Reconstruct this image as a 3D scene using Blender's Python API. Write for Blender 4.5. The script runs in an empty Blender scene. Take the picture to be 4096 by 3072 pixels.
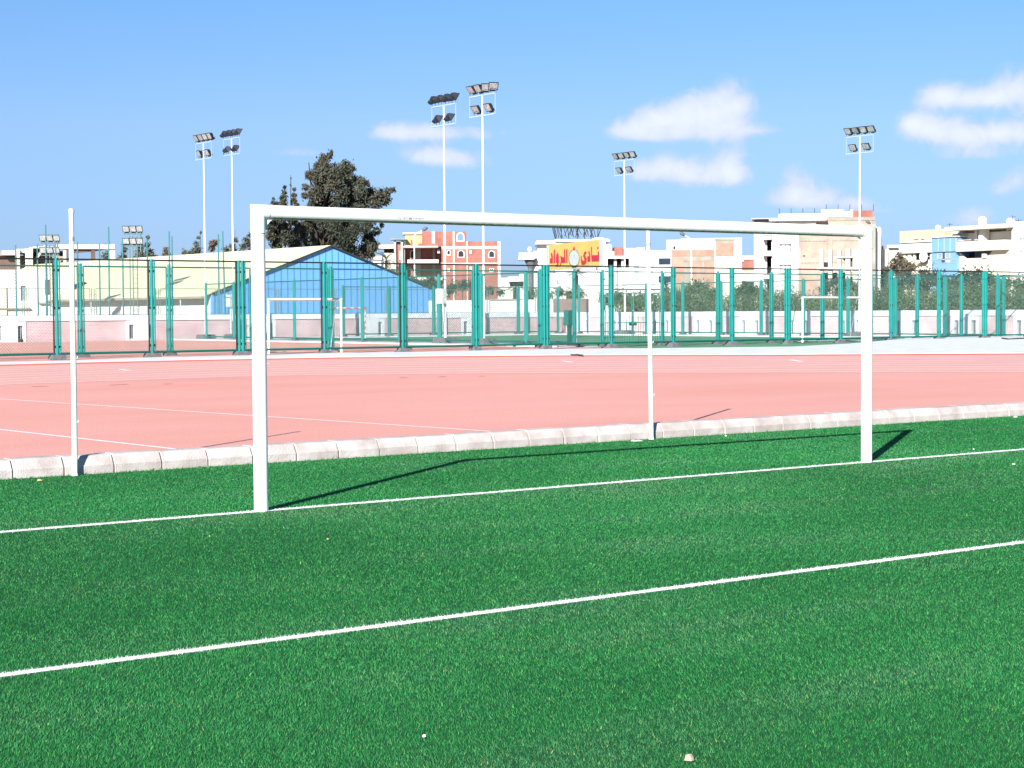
import bpy, math, random
import numpy as np
from mathutils import Vector, Matrix

random.seed(7)
NR = np.random.default_rng(11)
scene = bpy.context.scene
COL = scene.collection

# ------------------------------------------------------------------ camera model (solved from the goal frame)
FPX = 7150.09
CAMP = Vector((-7.25862, -13.2022, 1.65115))
YAW, PIT, ROL = 0.642992, -0.0399762, -0.0061905
FW = Vector((math.sin(YAW)*math.cos(PIT), math.cos(YAW)*math.cos(PIT), math.sin(PIT)))
_r = Vector((math.cos(YAW), -math.sin(YAW), 0)); _u = _r.cross(FW)
RT = _r*math.cos(ROL) + _u*math.sin(ROL)
UP = -_r*math.sin(ROL) + _u*math.cos(ROL)
def ray(x, y): return FW + RT*((x-2048)/FPX) - UP*((y-1536)/FPX)
def gnd(x, y, z=0.0):
    d = ray(x, y); return CAMP + d*((z-CAMP.z)/d.z)
def at(x, d, y=1250.0): return CAMP + ray(x, y)*d
def onY(x, y, Y):
    d = ray(x, y); return CAMP + d*((Y-CAMP.y)/d.y)
def onX(x, y, X):
    d = ray(x, y); return CAMP + d*((X-CAMP.x)/d.x)
def zat(x, y, d): return (CAMP + ray(x, y)*d).z
K = 4096/2212.0

# ------------------------------------------------------------------ mesh builder
class MB:
    def __init__(s): s.v=[]; s.f=[]; s.m=[]; s.sm=[]; s.mi=0
    def face(s, idx, smooth=False): s.f.append(idx); s.m.append(s.mi); s.sm.append(smooth)
    def add(s, vs):
        b=len(s.v); s.v.extend([tuple(v) for v in vs]); return b
    def quad(s, a,b,c,d): 
        i=s.add((a,b,c,d)); s.face((i,i+1,i+2,i+3))
    def obox(s, o, ux, uy, uz):
        """box from corner o along three edge vectors"""
        o=Vector(o); ux=Vector(ux); uy=Vector(uy); uz=Vector(uz)
        if ux.cross(uy).dot(uz) < 0: ux, uy = uy, ux
        p=[o,o+ux,o+ux+uy,o+uy]; b=s.add(p+[q+uz for q in p])
        for q in ((3,2,1,0),(4,5,6,7),(0,1,5,4),(1,2,6,5),(2,3,7,6),(3,0,4,7)): s.face(tuple(b+i for i in q))
    def box(s, x0,x1,y0,y1,z0,z1): s.obox((x0,y0,z0),(x1-x0,0,0),(0,y1-y0,0),(0,0,z1-z0))
    def tube(s, p0, p1, r0, r1=None, n=8, caps=True, smooth=True):
        p0=Vector(p0); p1=Vector(p1); r1=r0 if r1 is None else r1
        d=(p1-p0).normalized(); a=d.orthogonal().normalized(); b_=d.cross(a)
        ring=[a*math.cos(2*math.pi*i/n)+b_*math.sin(2*math.pi*i/n) for i in range(n)]
        b=s.add([p0+q*r0 for q in ring]+[p1+q*r1 for q in ring])
        for i in range(n):
            j=(i+1)%n; s.face((b+i,b+j,b+n+j,b+n+i), smooth)
        if caps:
            c=s.add([p0+q*r0 for q in ring]+[p1+q*r1 for q in ring]); s.face(tuple(c+i for i in reversed(range(n)))); s.face(tuple(c+n+i for i in range(n)))
    def path(s, pts, r, n=8):
        pts=[Vector(p) for p in pts]; rr = r if isinstance(r,(list,tuple)) else [r]*len(pts)
        t0=(pts[1]-pts[0]).normalized(); a=t0.orthogonal().normalized(); rings=[]
        for k,p in enumerate(pts):
            t=((pts[min(k+1,len(pts)-1)]-pts[max(k-1,0)])).normalized()
            a=(a-t*a.dot(t)).normalized(); c=t.cross(a)
            rings.append(s.add([p+(a*math.cos(2*math.pi*i/n)+c*math.sin(2*math.pi*i/n))*rr[k] for i in range(n)]))
        for k in range(len(pts)-1):
            for i in range(n):
                j=(i+1)%n; s.face((rings[k]+i,rings[k]+j,rings[k+1]+j,rings[k+1]+i),True)
        c=s.add([s.v[rings[0]+i] for i in range(n)]+[s.v[rings[-1]+i] for i in range(n)]); s.face(tuple(c+i for i in reversed(range(n)))); s.face(tuple(c+n+i for i in range(n)))
    def prism(s, poly, off):
        """polygon (3d points, any winding) extruded by vector off"""
        poly=[Vector(p) for p in poly]; off=Vector(off); n=len(poly)
        nrm=Vector((0,0,0))
        for i in range(n): nrm+=poly[i].cross(poly[(i+1)%n])
        if nrm.dot(off)<0: poly=poly[::-1]
        b=s.add(poly+[p+off for p in poly])
        s.face(tuple(b+n+i for i in range(n))); s.face(tuple(b+i for i in reversed(range(n))))
        for i in range(n):
            j=(i+1)%n; s.face((b+i,b+j,b+n+j,b+n+i))
    def sphere(s, c, rx, ry, rz, nu=12, nv=8, v0=0.0):
        c=Vector(c); rows=[]
        for k in range(nv+1):
            t=v0+(math.pi-v0*1)*k/nv if v0 else math.pi*k/nv
            rows.append(s.add([c+Vector((rx*math.sin(t)*math.cos(2*math.pi*i/nu), ry*math.sin(t)*math.sin(2*math.pi*i/nu), rz*math.cos(t))) for i in range(nu)]))
        for k in range(nv):
            for i in range(nu):
                j=(i+1)%nu; s.face((rows[k]+i,rows[k+1]+i,rows[k+1]+j,rows[k]+j),True)
    def build(s, name, mats, parent=None, origin=None):
        o0 = Vector(origin) if origin is not None else (ROOTLOC[parent.name] if parent is not None else Vector((0,0,0)))
        me=bpy.data.meshes.new(name)
        me.from_pydata([(v[0]-o0.x,v[1]-o0.y,v[2]-o0.z) for v in s.v],[],s.f)
        if not isinstance(mats,(list,tuple)): mats=[mats]
        for m in mats: me.materials.append(m)
        me.polygons.foreach_set('material_index',s.m); me.polygons.foreach_set('use_smooth',s.sm); me.update()
        o=bpy.data.objects.new(name,me); COL.objects.link(o)
        if parent is not None: o.parent=parent
        else: o.location=o0
        ROOTLOC[o.name]=o0
        return o
ROOTLOC={}
def tag(o,label=None,cat=None,group=None,kind=None):
    if label: o['label']=label
    if cat: o['category']=cat
    if group: o['group']=group
    if kind: o['kind']=kind
    return o
def thing(name,label,cat,loc,group=None):
    o=bpy.data.objects.new(name,None); COL.objects.link(o); o.location=loc; o.empty_display_size=.3
    ROOTLOC[o.name]=Vector(loc); return tag(o,label,cat,group)
def copy_thing(o,loc,label=None):
    c=o.copy(); COL.objects.link(c); c.location=loc; ROOTLOC[c.name]=Vector(loc)
    if label: c['label']=label
    def rec(src,dst):
        for ch in [k for k in bpy.data.objects if k.parent==src and k.name in COL.objects]:
            d=ch.copy(); COL.objects.link(d); d.parent=dst; rec(ch,d)
    rec(o,c); return c
def tagset(p,label): p['label']=label; return p

# ------------------------------------------------------------------ materials
def mat(name, col, rough=.7, var=.0, scale=4.0, col2=None, metal=0., spec=.3, bump=0., bscale=40., detail=4.):
    m=bpy.data.materials.new(name); m.use_nodes=True; nt=m.node_tree; N=nt.nodes; L=nt.links
    b=N['Principled BSDF']; b.inputs['Roughness'].default_value=rough; b.inputs['Metallic'].default_value=metal
    b.inputs['Specular IOR Level'].default_value=spec
    tc=N.new('ShaderNodeTexCoord')
    if var or col2:
        nz=N.new('ShaderNodeTexNoise'); nz.inputs['Scale'].default_value=scale; nz.inputs['Detail'].default_value=detail; nz.inputs['Roughness'].default_value=.6
        L.new(tc.outputs['Object'],nz.inputs['Vector'])
        r=N.new('ShaderNodeValToRGB'); r.color_ramp.elements[0].position=.32; r.color_ramp.elements[1].position=.68
        c2=col2 or tuple(min(1,c*(1+var)) for c in col); c1=tuple(c*(1-var) for c in col) if not col2 else col
        r.color_ramp.elements[0].color=(*c1,1); r.color_ramp.elements[1].color=(*c2,1)
        L.new(nz.outputs['Fac'],r.inputs['Fac']); L.new(r.outputs['Color'],b.inputs['Base Color'])
    else: b.inputs['Base Color'].default_value=(*col,1)
    if bump:
        n2=N.new('ShaderNodeTexNoise'); n2.inputs['Scale'].default_value=bscale; n2.inputs['Detail'].default_value=3
        L.new(tc.outputs['Object'],n2.inputs['Vector'])
        bp=N.new('ShaderNodeBump'); bp.inputs['Strength'].default_value=bump; bp.inputs['Distance'].default_value=.02
        L.new(n2.outputs['Fac'],bp.inputs['Height']); L.new(bp.outputs['Normal'],b.inputs['Normal'])
    return m
def brick_mat(name, c1, c2, mortar, rot, w=.25, h=.08, ms=.012, bump=.3):
    """bricks on a vertical plane whose horizontal direction is rot (radians about z)"""
    m=bpy.data.materials.new(name); m.use_nodes=True; nt=m.node_tree; N=nt.nodes; L=nt.links; b=N['Principled BSDF']
    b.inputs['Roughness'].default_value=.85; b.inputs['Specular IOR Level'].default_value=.15
    tc=N.new('ShaderNodeTexCoord'); vr=N.new('ShaderNodeVectorRotate'); vr.rotation_type='Z_AXIS'; vr.inputs['Angle'].default_value=-rot
    L.new(tc.outputs['Object'],vr.inputs['Vector'])
    sx=N.new('ShaderNodeSeparateXYZ'); cx=N.new('ShaderNodeCombineXYZ'); L.new(vr.outputs[0],sx.inputs[0]); L.new(sx.outputs['X'],cx.inputs['X']); L.new(sx.outputs['Z'],cx.inputs['Y'])
    br=N.new('ShaderNodeTexBrick'); br.inputs['Scale'].default_value=1; br.inputs['Brick Width'].default_value=w; br.inputs['Row Height'].default_value=h; br.inputs['Mortar Size'].default_value=ms
    br.inputs['Color1'].default_value=(*c1,1); br.inputs['Color2'].default_value=(*c2,1); br.inputs['Mortar'].default_value=(*mortar,1)
    L.new(cx.outputs[0],br.inputs['Vector'])
    nz=N.new('ShaderNodeTexNoise'); nz.inputs['Scale'].default_value=.6; nz.inputs['Detail'].default_value=5; L.new(tc.outputs['Object'],nz.inputs['Vector'])
    mp=N.new('ShaderNodeMapRange'); mp.inputs[1].default_value=.3; mp.inputs[2].default_value=.7; mp.inputs[3].default_value=.78; mp.inputs[4].default_value=1.15; L.new(nz.outputs['Fac'],mp.inputs[0])
    mx=N.new('ShaderNodeMix'); mx.data_type='RGBA'; mx.blend_type='MULTIPLY'; mx.inputs[0].default_value=1
    L.new(br.outputs['Color'],mx.inputs[6]); L.new(mp.outputs[0],mx.inputs[7]); L.new(mx.outputs[2],b.inputs['Base Color'])
    return m
def leaf_mat(name, cols, rough=.6, spec=.2):
    m=bpy.data.materials.new(name); m.use_nodes=True; nt=m.node_tree; N=nt.nodes; L=nt.links; b=N['Principled BSDF']
    b.inputs['Roughness'].default_value=rough; b.inputs['Specular IOR Level'].default_value=spec
    a=N.new('ShaderNodeAttribute'); a.attribute_name='tint'
    r=N.new('ShaderNodeValToRGB'); e=r.color_ramp.elements
    for i,c in enumerate(cols):
        p=i/(len(cols)-1)
        if i<2 : el=e[i]; el.position=p
        else: el=e.new(p)
        el.color=(*c,1)
    for i,el in enumerate(sorted(e,key=lambda q:q.position)): pass
    L.new(a.outputs['Fac'],r.inputs['Fac']); L.new(r.outputs['Color'],b.inputs['Base Color'])
    return m
WHITE=(.80,.80,.79)
M={}
M['post']=mat('white_gloss_paint',(.80,.80,.78),.28,.0,3,spec=.5,col2=(.84,.84,.82))
M['netpost']=mat('chipped_white_paint',(.66,.65,.61),.45,0,9,col2=(.82,.81,.78),bump=.15,bscale=60)
M['seam']=mat('dark_seam',(.05,.05,.05),.9)
M['letter']=mat('grey_lettering',(.22,.25,.27),.7)
M['kerb']=mat('kerb_concrete',(.33,.28,.265),.9,0,3.2,col2=(.50,.465,.45),bump=.4,bscale=55)
M['white_conc']=mat('pale_concrete',(.50,.53,.56),.9,0,1.2,col2=(.64,.65,.66),bump=.3,bscale=20)
M['block']=mat('grey_footing_concrete',(.075,.08,.09),.9,0,5,col2=(.15,.15,.16),bump=.4,bscale=25)
M['green']=mat('green_fence_paint',(.0,.185,.168),.38,.10,2.5,spec=.45)
M['green_dk']=mat('green_rail_paint',(.003,.105,.085),.5,.12,3)
M['wire']=mat('green_pvc_wire',(.06,.12,.105),.55)
M['black_rail_and_shade']=mat('black_pipe_and_shade',(.012,.013,.014),.6)  # black top rail, also the post's shade painted on some uprights
M['bolt']=mat('black_clamp',(.014,.015,.015),.6)
M['frame_grey']=mat('dull_green_frame',(.10,.17,.15),.6,.15,3)
M['galv']=mat('white_mast_paint',(.78,.79,.80),.4,.04,2,spec=.4)
M['galv2']=mat('galvanised_frame',(.40,.46,.53),.45,.06,4,metal=.1)
M['lamp_body']=mat('dark_lamp_casting',(.022,.024,.034),.5,.25,8)
M['lamp_glass']=mat('lamp_reflector',(.42,.42,.40),.2,0,7,col2=(.16,.18,.20),spec=.6)
M['blue_sheet']=mat('blue_sheeting',(.13,.35,.66),.45,.05,.5)
M['roof']=mat('cream_roof_sheet',(.66,.645,.41),.6,.05,.4)
M['white']=mat('white_render',(.60,.585,.58),.85,.06,.6)
M['white2']=mat('off_white_render',(.57,.555,.52),.85,.07,.5)
M['cream']=mat('cream_render',(.58,.53,.44),.85,.06,.4)
M['peach']=mat('peach_render',(.55,.38,.28),.85,.05,.4)
M['yellow']=mat('yellow_render',(.42,.335,.16),.85,.06,.4)
M['pinkish']=mat('pink_render',(.54,.42,.40),.85,.07,.5)
M['conc']=mat('raw_concrete',(.21,.19,.155),.9,0,.5,col2=(.31,.29,.25))
M['conc_lt']=mat('pale_raw_concrete',(.39,.375,.33),.9,0,.5,col2=(.50,.485,.44))
M['brown']=mat('brown_infill',(.115,.07,.06),.9,.15,.8)
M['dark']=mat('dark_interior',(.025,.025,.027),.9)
M['glass']=mat('window_glass',(.05,.06,.08),.12,spec=.6)
M['glass_grey']=mat('grey_window',(.25,.29,.33),.3,.2,1.5)
M['bluewall']=mat('pale_blue_panel',(.15,.29,.46),.5,.06,.6)
M['lblue']=mat('light_blue_render',(.32,.41,.47),.8,.05,.5)
M['steel']=mat('dark_steel',(.03,.032,.035),.5)
M['grey_box']=mat('grey_cabinet',(.50,.54,.52),.5,.08,3)
M['sign_y']=mat('yellow_sign_board',(.50,.37,.105),.5,.05,.8)
M['sign_r']=mat('red_sign_letter',(.40,.022,.04),.5)
M['sign_w']=mat('white_sign_panel',(.42,.44,.42),.5)
M['sign_g']=mat('green_grey_crest',(.03,.05,.045),.6)
M['trunk']=mat('bark',(.045,.036,.028),.9,.25,3)
M['thin_pole']=mat('teal_net_pole',(.03,.16,.17),.5,.1,3)
M['redpaint']=mat('red_paint',(.55,.05,.06),.5)
M['linewhite']=mat('line_paint',(.78,.78,.76),.8,.06,6)
M['rub_line']=mat('track_line_paint',(.74,.64,.62),.8,.06,3)
M['leaf_dry']=mat('dry_leaf',(.55,.33,.12),.8,.2,30)
M['paper']=mat('pale_litter',(.72,.72,.70),.8,.08,20)
M['lamp_grey']=mat('grey_lamp_casing',(.10,.10,.105),.5)
M['lamp_frame']=mat('pale_blue_grey_frame',(.26,.34,.44),.5,.06,4)
M['brown_lt']=mat('dusty_brown_wall',(.19,.135,.125),.9,.15,1)
M['scuff']=mat('dark_rubber_scuff',(.20,.085,.075),.9,.2,5)
M['stone']=mat('pinkish_stone',(.36,.27,.23),.85,.2,30,bump=.4,bscale=60)
brickA=lambda rot:brick_mat('red_brick_%d'%int(rot*100),(.295,.105,.085),(.255,.09,.072),(.30,.165,.135),rot,w=.3,h=.11,ms=.012)
M['wall_white']=mat('wall_white_paint',(.64,.66,.70),.85,.05,.8)
BRICK_WALL_X=brick_mat('wall_brick_long',(.42,.285,.31),(.50,.355,.375),(.63,.50,.51),0.0,w=.40,h=.095,ms=.016)
BRICK_WALL_Y=brick_mat('wall_brick_side',(.50,.37,.385),(.56,.43,.44),(.66,.54,.55),math.pi/2,w=.40,h=.095,ms=.016)

def ground_mat(name, stops, scale, fine, finescale, rough=.9, bump=.25, stretch=None):
    """two noises: broad patches (colour ramp) and a fine grain multiply"""
    m=bpy.data.materials.new(name); m.use_nodes=True; nt=m.node_tree; N=nt.nodes; L=nt.links; b=N['Principled BSDF']
    b.inputs['Roughness'].default_value=rough; b.inputs['Specular IOR Level'].default_value=.12
    tc=N.new('ShaderNodeTexCoord'); src=tc.outputs['Object']
    if stretch:
        mpn=N.new('ShaderNodeMapping'); mpn.inputs['Scale'].default_value=stretch; L.new(src,mpn.inputs['Vector']); src=mpn.outputs[0]
    nz=N.new('ShaderNodeTexNoise'); nz.inputs['Scale'].default_value=scale; nz.inputs['Detail'].default_value=5; nz.inputs['Roughness'].default_value=.6; L.new(src,nz.inputs['Vector'])
    r=N.new('ShaderNodeValToRGB'); e=r.color_ramp.elements
    e[0].position=stops[0][0]; e[0].color=(*stops[0][1],1); e[1].position=stops[-1][0]; e[1].color=(*stops[-1][1],1)
    for p,c in stops[1:-1]: q=e.new(p); q.color=(*c,1)
    L.new(nz.outputs['Fac'],r.inputs['Fac'])
    n2=N.new('ShaderNodeTexNoise'); n2.inputs['Scale'].default_value=finescale; n2.inputs['Detail'].default_value=3; L.new(tc.outputs['Object'],n2.inputs['Vector'])
    mp=N.new('ShaderNodeMapRange'); mp.inputs[1].default_value=.3; mp.inputs[2].default_value=.7; mp.inputs[3].default_value=1-fine; mp.inputs[4].default_value=1+fine; L.new(n2.outputs['Fac'],mp.inputs[0])
    mx=N.new('ShaderNodeMix'); mx.data_type='RGBA'; mx.blend_type='MULTIPLY'; mx.inputs[0].default_value=1
    L.new(r.outputs['Color'],mx.inputs[6]); L.new(mp.outputs[0],mx.inputs[7]); L.new(mx.outputs[2],b.inputs['Base Color'])
    bp=N.new('ShaderNodeBump'); bp.inputs['Strength'].default_value=bump; bp.inputs['Distance'].default_value=.01; L.new(n2.outputs['Fac'],bp.inputs['Height']); L.new(bp.outputs['Normal'],b.inputs['Normal'])
    return m
M['track']=ground_mat('red_track_rubber',[(.25,(.60,.270,.222)),(.5,(.625,.30,.255)),(.75,(.645,.325,.285))],.22,.16,38,stretch=(.6,1.3,1))
M['lanes']=ground_mat('faded_lane_rubber',[(.3,(.615,.31,.265)),(.7,(.655,.35,.31))],.5,.12,30,stretch=(.35,1.6,1))
M['lane_edge']=ground_mat('bright_red_rubber',[(.3,(.60,.13,.095)),(.7,(.66,.17,.125))],.5,.10,30)
M['court_red']=ground_mat('dusty_red_court',[(.3,(.62,.295,.235)),(.7,(.70,.38,.315))],.3,.12,15,stretch=(.4,1.5,1))
M['court_green']=ground_mat('small_pitch_turf',[(.3,(.085,.225,.115)),(.7,(.125,.275,.16))],.25,.2,20)
M['sand']=ground_mat('dusty_ground',[(.3,(.34,.29,.23)),(.7,(.42,.36,.29))],.1,.15,6)
M['turf']=ground_mat('turf_thatch',[(.3,(.010,.066,.022)),(.5,(.013,.080,.027)),(.7,(.021,.088,.034))],.6,.35,160,bump=.5)

# ------------------------------------------------------------------ ground
def sheet(name,pts,z,m,parent=None,thick=0):
    b=MB(); P=[Vector((p[0],p[1],z)) for p in pts]
    if thick: b.prism([Vector((p.x,p.y,z-thick)) for p in P],(0,0,thick))
    else:
        n=Vector((0,0,0))
        for i in range(len(P)): n+=P[i].cross(P[(i+1)%len(P)])
        if n.z<0: P=P[::-1]
        i=b.add(P); b.face(tuple(range(i,i+len(P))))
    return tag(b.build(name,m),kind='structure')
sheet('ground',[(-900,-900),(1500,-900),(1500,1500),(-900,1500)],-.20,M['sand'])
KY=4.25     # front foot of the kerb
sheet('football_turf',[(-60,-70),(110,-70),(110,KY+.05),(-60,KY+.05)],0.0,M['turf'],thick=.15)

TZ=.08
edge_px=[(-900,1495),(-400,1473),(0,1459),(500,1446),(1018,1435),(1530,1427),(2037,1422),(2600,1419.5),(3148,1418),(3620,1415.5),(4096,1413),(4700,1410)]
inner_px=[(-900,1610),(-400,1570),(0,1539),(500,1521),(1018,1504),(1530,1497),(2037,1492),(2600,1490),(3148,1489),(3620,1488),(4096,1487),(4700,1486)]
def smooth_arc(px,z):
    P=[gnd(x,y,z) for x,y in px]; out=[]
    for i in range(len(P)-1):
        p0=P[max(i-1,0)];p1=P[i];p2=P[i+1];p3=P[min(i+2,len(P)-1)]
        for k in range(6):
            t=k/6; out.append(.5*((2*p1)+(-p0+p2)*t+(2*p0-5*p1+4*p2-p3)*t*t+(-p0+3*p1-3*p2+p3)*t**3))
    out.append(P[-1]); return out
E_=smooth_arc(edge_px,TZ); I_=smooth_arc(inner_px,TZ)
def lerp(a,b,t): return a+(b-a)*t
def strip(name,A,B,z,m,kind='structure'):
    b=MB(); n=len(A); i0=b.add([(p.x,p.y,z) for p in A]+[(p.x,p.y,z) for p in B])
    for i in range(n-1): b.face((i0+i,i0+n+i,i0+n+i+1,i0+i+1))
    for k,f in enumerate(b.f):
        a,c,d=[Vector(b.v[q]) for q in f[:3]]
        if (c-a).cross(d-a).z<0: b.f[k]=f[::-1]
    return tag(b.build(name,m),kind=kind)
# infield D of the track, from the kerb to the innermost lane line
inner=[(p.x,p.y) for p in I_]
sheet('running_track',[(-70,KY+.25)]+[(-70,inner[0][1]-4)]+inner+[(130,inner[-1][1]-14),(130,KY+.25)],TZ,M['track'],thick=.12)
strip('track_lane_surface',[lerp(a,b_,.11) for a,b_ in zip(E_,I_)],[lerp(a,b_,1.02) for a,b_ in zip(E_,I_)],TZ+.002,M['lanes'])
strip('track_outer_strip',E_,[lerp(a,b_,.125) for a,b_ in zip(E_,I_)],TZ+.001,M['lane_edge'])
for k in range(9):
    t=.125+.875*k/8
    w=.0048
    strip('track_lane_line',[lerp(a,b_,t-w) for a,b_ in zip(E_,I_)],[lerp(a,b_,t+w) for a,b_ in zip(E_,I_)],TZ+.0045,M['rub_line'])
def line(name,p,q,w,z,m):
    p=Vector(p);q=Vector(q); d=(q-p).normalized(); s=Vector((-d.y,d.x,0))*w/2
    return sheet(name,[p-s,q-s,q+s,p+s],z,m)
wl=[gnd(0,862*K,TZ),gnd(1060*K,932*K,TZ)]; line('track_line_marking',wl[0]+(wl[0]-wl[1])*.35,wl[1]+(wl[1]-wl[0])*.08,.065,TZ+.003,M['linewhite'])
wl=[gnd(0,928*K,TZ),gnd(372*K,969.5*K,TZ)]; line('track_line_marking',wl[0]+(wl[0]-wl[1])*1.5,wl[1]+(wl[1]-wl[0])*.2,.065,TZ+.003,M['linewhite'])
# small painted lane numerals / dashes
for x0,y0,x1,y1 in ((478,1478,518,1483),(1005,1446,1075,1455),(2250,1444,2290,1450),(3160,1440,3210,1447)):
    line('lane_mark',gnd(x0,y0,TZ),gnd(x1,y1,TZ),.16,TZ+.007,M['linewhite'])
for x0,y0,x1,y1 in ((128,1546.5,192,1545),(438,1541,510,1538),(655,1537,690,1535.5),(1600,1511,1626,1510),(1915,1505.5,1940,1505),(1755,1508,1785,1507),(3450,1480,3480,1481),(3520,1433,3530,1433),(3940,1436,3960,1436)):
    line('track_scuff',gnd(x0,y0,TZ),gnd(x1,y1,TZ),.10,TZ+.0035,M['scuff'])
# pavement between the track and the fences
up_px=[(-900,1466),(-400,1457),(0,1447.5),(300,1441),(611,1429),(1000,1421),(1309,1412),(1616,1408),(1900,1402),(2198,1396),(2550,1393),(2900,1389),(3170,1386),(3400,1374),(3650,1352),(3900,1344),(4200,1340),(4700,1336)]
PVZ=.095
pv=[(p.x,p.y) for p in E_]+[(q.x,q.y) for q in [gnd(x,y,PVZ) for x,y in up_px][::-1]]
sheet('pavement',pv,PVZ,M['white_conc'],thick=.2)
CZ=-.03
sheet('red_court',[(-40,40),(47.0,38),(47.0,95.9),(-40,95.9)],CZ,M['court_red'])
sheet('green_court',[(47.0,38),(78.5,38),(78.5,95.9),(47.0,95.9)],CZ+.0,M['court_green'])
sheet('side_court',[(78.5,30),(160,30),(160,95.9),(78.5,95.9)],CZ,M['white_conc'])
sheet('court_path',[(45.9,54),(48.7,54),(48.7,95.5),(45.9,95.5)],.03,M['white_conc'],thick=.1)
sheet('court_path',[(75.6,52.5),(79.2,52.5),(79.2,95.5),(75.6,95.5)],.03,M['white_conc'],thick=.1)
sheet('court_path',[(48.8,92.3),(75.5,92.3),(75.5,95.5),(48.8,95.5)],.03,M['white_conc'],thick=.1)
for a,b_ in (((49.6,51.6),(74.9,51.6)),((49.6,51.6),(49.6,91.4)),((74.9,51.6),(74.9,91.4)),((49.6,91.4),(74.9,91.4)),((49.6,71.5),(74.9,71.5)),((55,57),(70,57)),((55,51.6),(55,57)),((70,51.6),(70,57))):
    line('court_line_marking',(*a,0),(*b_,0),.10,CZ+.006,M['linewhite'])

# kerb: long row of bevelled stones with open joints
kb=MB(); x=-12.0
while x<32:
    L_=.548; g=.007; j=random.uniform(-.009,.009); zt=.195+random.uniform(-.004,.004)
    a=x+g; c=x+L_-g; y0=KY+j
    prof=[(y0,-.02),(y0,.09),(y0+.010,.100),(y0+.045,zt-.030),(y0+.065,zt-.006),(y0+.085,zt),(y0+.27,zt),(y0+.29,zt-.015),(y0+.29,-.02)]
    # rounded ends: a slightly shrunken slice at each end
    def ring(xx,sh): return [(xx, yy+(sh if k<6 else -sh*.3), zz-(sh if zz>.1 else 0)) for k,(yy,zz) in enumerate(prof)]
    r=[kb.add(ring(a,.005)),kb.add(ring(a+.006,0)),kb.add(ring(c-.006,0)),kb.add(ring(c,.005))]; n=len(prof)
    for q in range(3):
        for i in range(n-1): kb.face((r[q]+i,r[q+1]+i,r[q+1]+i+1,r[q]+i+1))
    kb.face(tuple(r[0]+i for i in range(n))); kb.face(tuple(r[3]+i for i in reversed(range(n))))
    x+=L_
kb.mi=1; kb.box(-12,32,KY+.035,KY+.27,-.03,.10); kb.box(-12,32,KY+.10,KY+.27,.1005,.165)
tag(kb.build('kerb',[M['kerb'],mat('joint_mortar',(.07,.06,.055),.95,.2,8)]),kind='structure')

# ------------------------------------------------------------------ turf blades (stuff): one mesh of individual blades, white where the lines are
GLINES=((0.0,.057),(-5.28,.045))
def make_blades(n, half, d0, d1, hmin, hmax, w0):
    u=NR.random(n); d=(np.sqrt(d0)+u*(np.sqrt(d1)-np.sqrt(d0)))**2
    th=(NR.random(n)*2-1)*half; tp=NR.random(n)<.33; th=YAW+np.where(tp,np.sign(th)*(half+.55*(1-np.sqrt(NR.random(n)))),th)
    x=CAMP.x+np.sin(th)*d; y=CAMP.y+np.cos(th)*d
    k=(y<KY+.01)&(x>-58)&(x<108); x=x[k];y=y[k];d=d[k]; n=len(x)
    hh=(hmin+(hmax-hmin)*NR.random(n)); w=w0*(d/6.5)**.72*(.7+.6*NR.random(n))
    # kerb foot tufts a little longer
    near=(y>KY-.05); hh=np.where(near,hh*(1.3+.9*NR.random(n)),hh)
    a=NR.random(n)*2*np.pi; le=hh*(.25+.75*NR.random(n)**1.2)*.9
    b=NR.random(n)*2*np.pi
    # pile leans a little in broad patches
    lean=.25*hh; px=np.sin(x*.9+np.sin(y*1.3))*lean; py=np.cos(y*.8+np.sin(x*.7)*1.5)*lean
    v=np.empty((n,3,3)); wx=np.cos(b)*w/2; wy=np.sin(b)*w/2
    v[:,0]=np.stack([x-wx,y-wy,np.full(n,.0)],1); v[:,1]=np.stack([x+wx,y+wy,np.full(n,.0)],1)
    v[:,2]=np.stack([x+np.cos(a)*le+px,y+np.sin(a)*le+py,hh],1)
    jit=NR.normal(0,.009,n)
    white=np.zeros(n,bool)
    for Y,w_ in GLINES: white|=np.abs(y+jit-Y)<w_
    tint=np.clip(NR.normal(.47,.22,n),0,1); v[:,2,2]=np.where(white,v[:,2,2]*1.05,v[:,2,2])
    return v,white,tint
parts=[make_blades(2700000,.40,4.4,33,.008,.016,.0022), make_blades(300000,1.2,3.0,48,.010,.018,.0055)]
V=np.concatenate([p[0] for p in parts]).reshape(-1,3); Wt=np.concatenate([p[1] for p in parts]); T=np.concatenate([p[2] for p in parts])
nf=len(Wt); me=bpy.data.meshes.new('turf_blades')
me.vertices.add(nf*3); me.vertices.foreach_set('co',V.astype(np.float32).ravel())
me.loops.add(nf*3); me.loops.foreach_set('vertex_index',np.arange(nf*3,dtype=np.int32))
me.polygons.add(nf); me.polygons.foreach_set('loop_start',np.arange(0,nf*3,3,dtype=np.int32))
try: me.polygons.foreach_set('loop_total',np.full(nf,3,dtype=np.int32))
except Exception: pass
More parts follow.
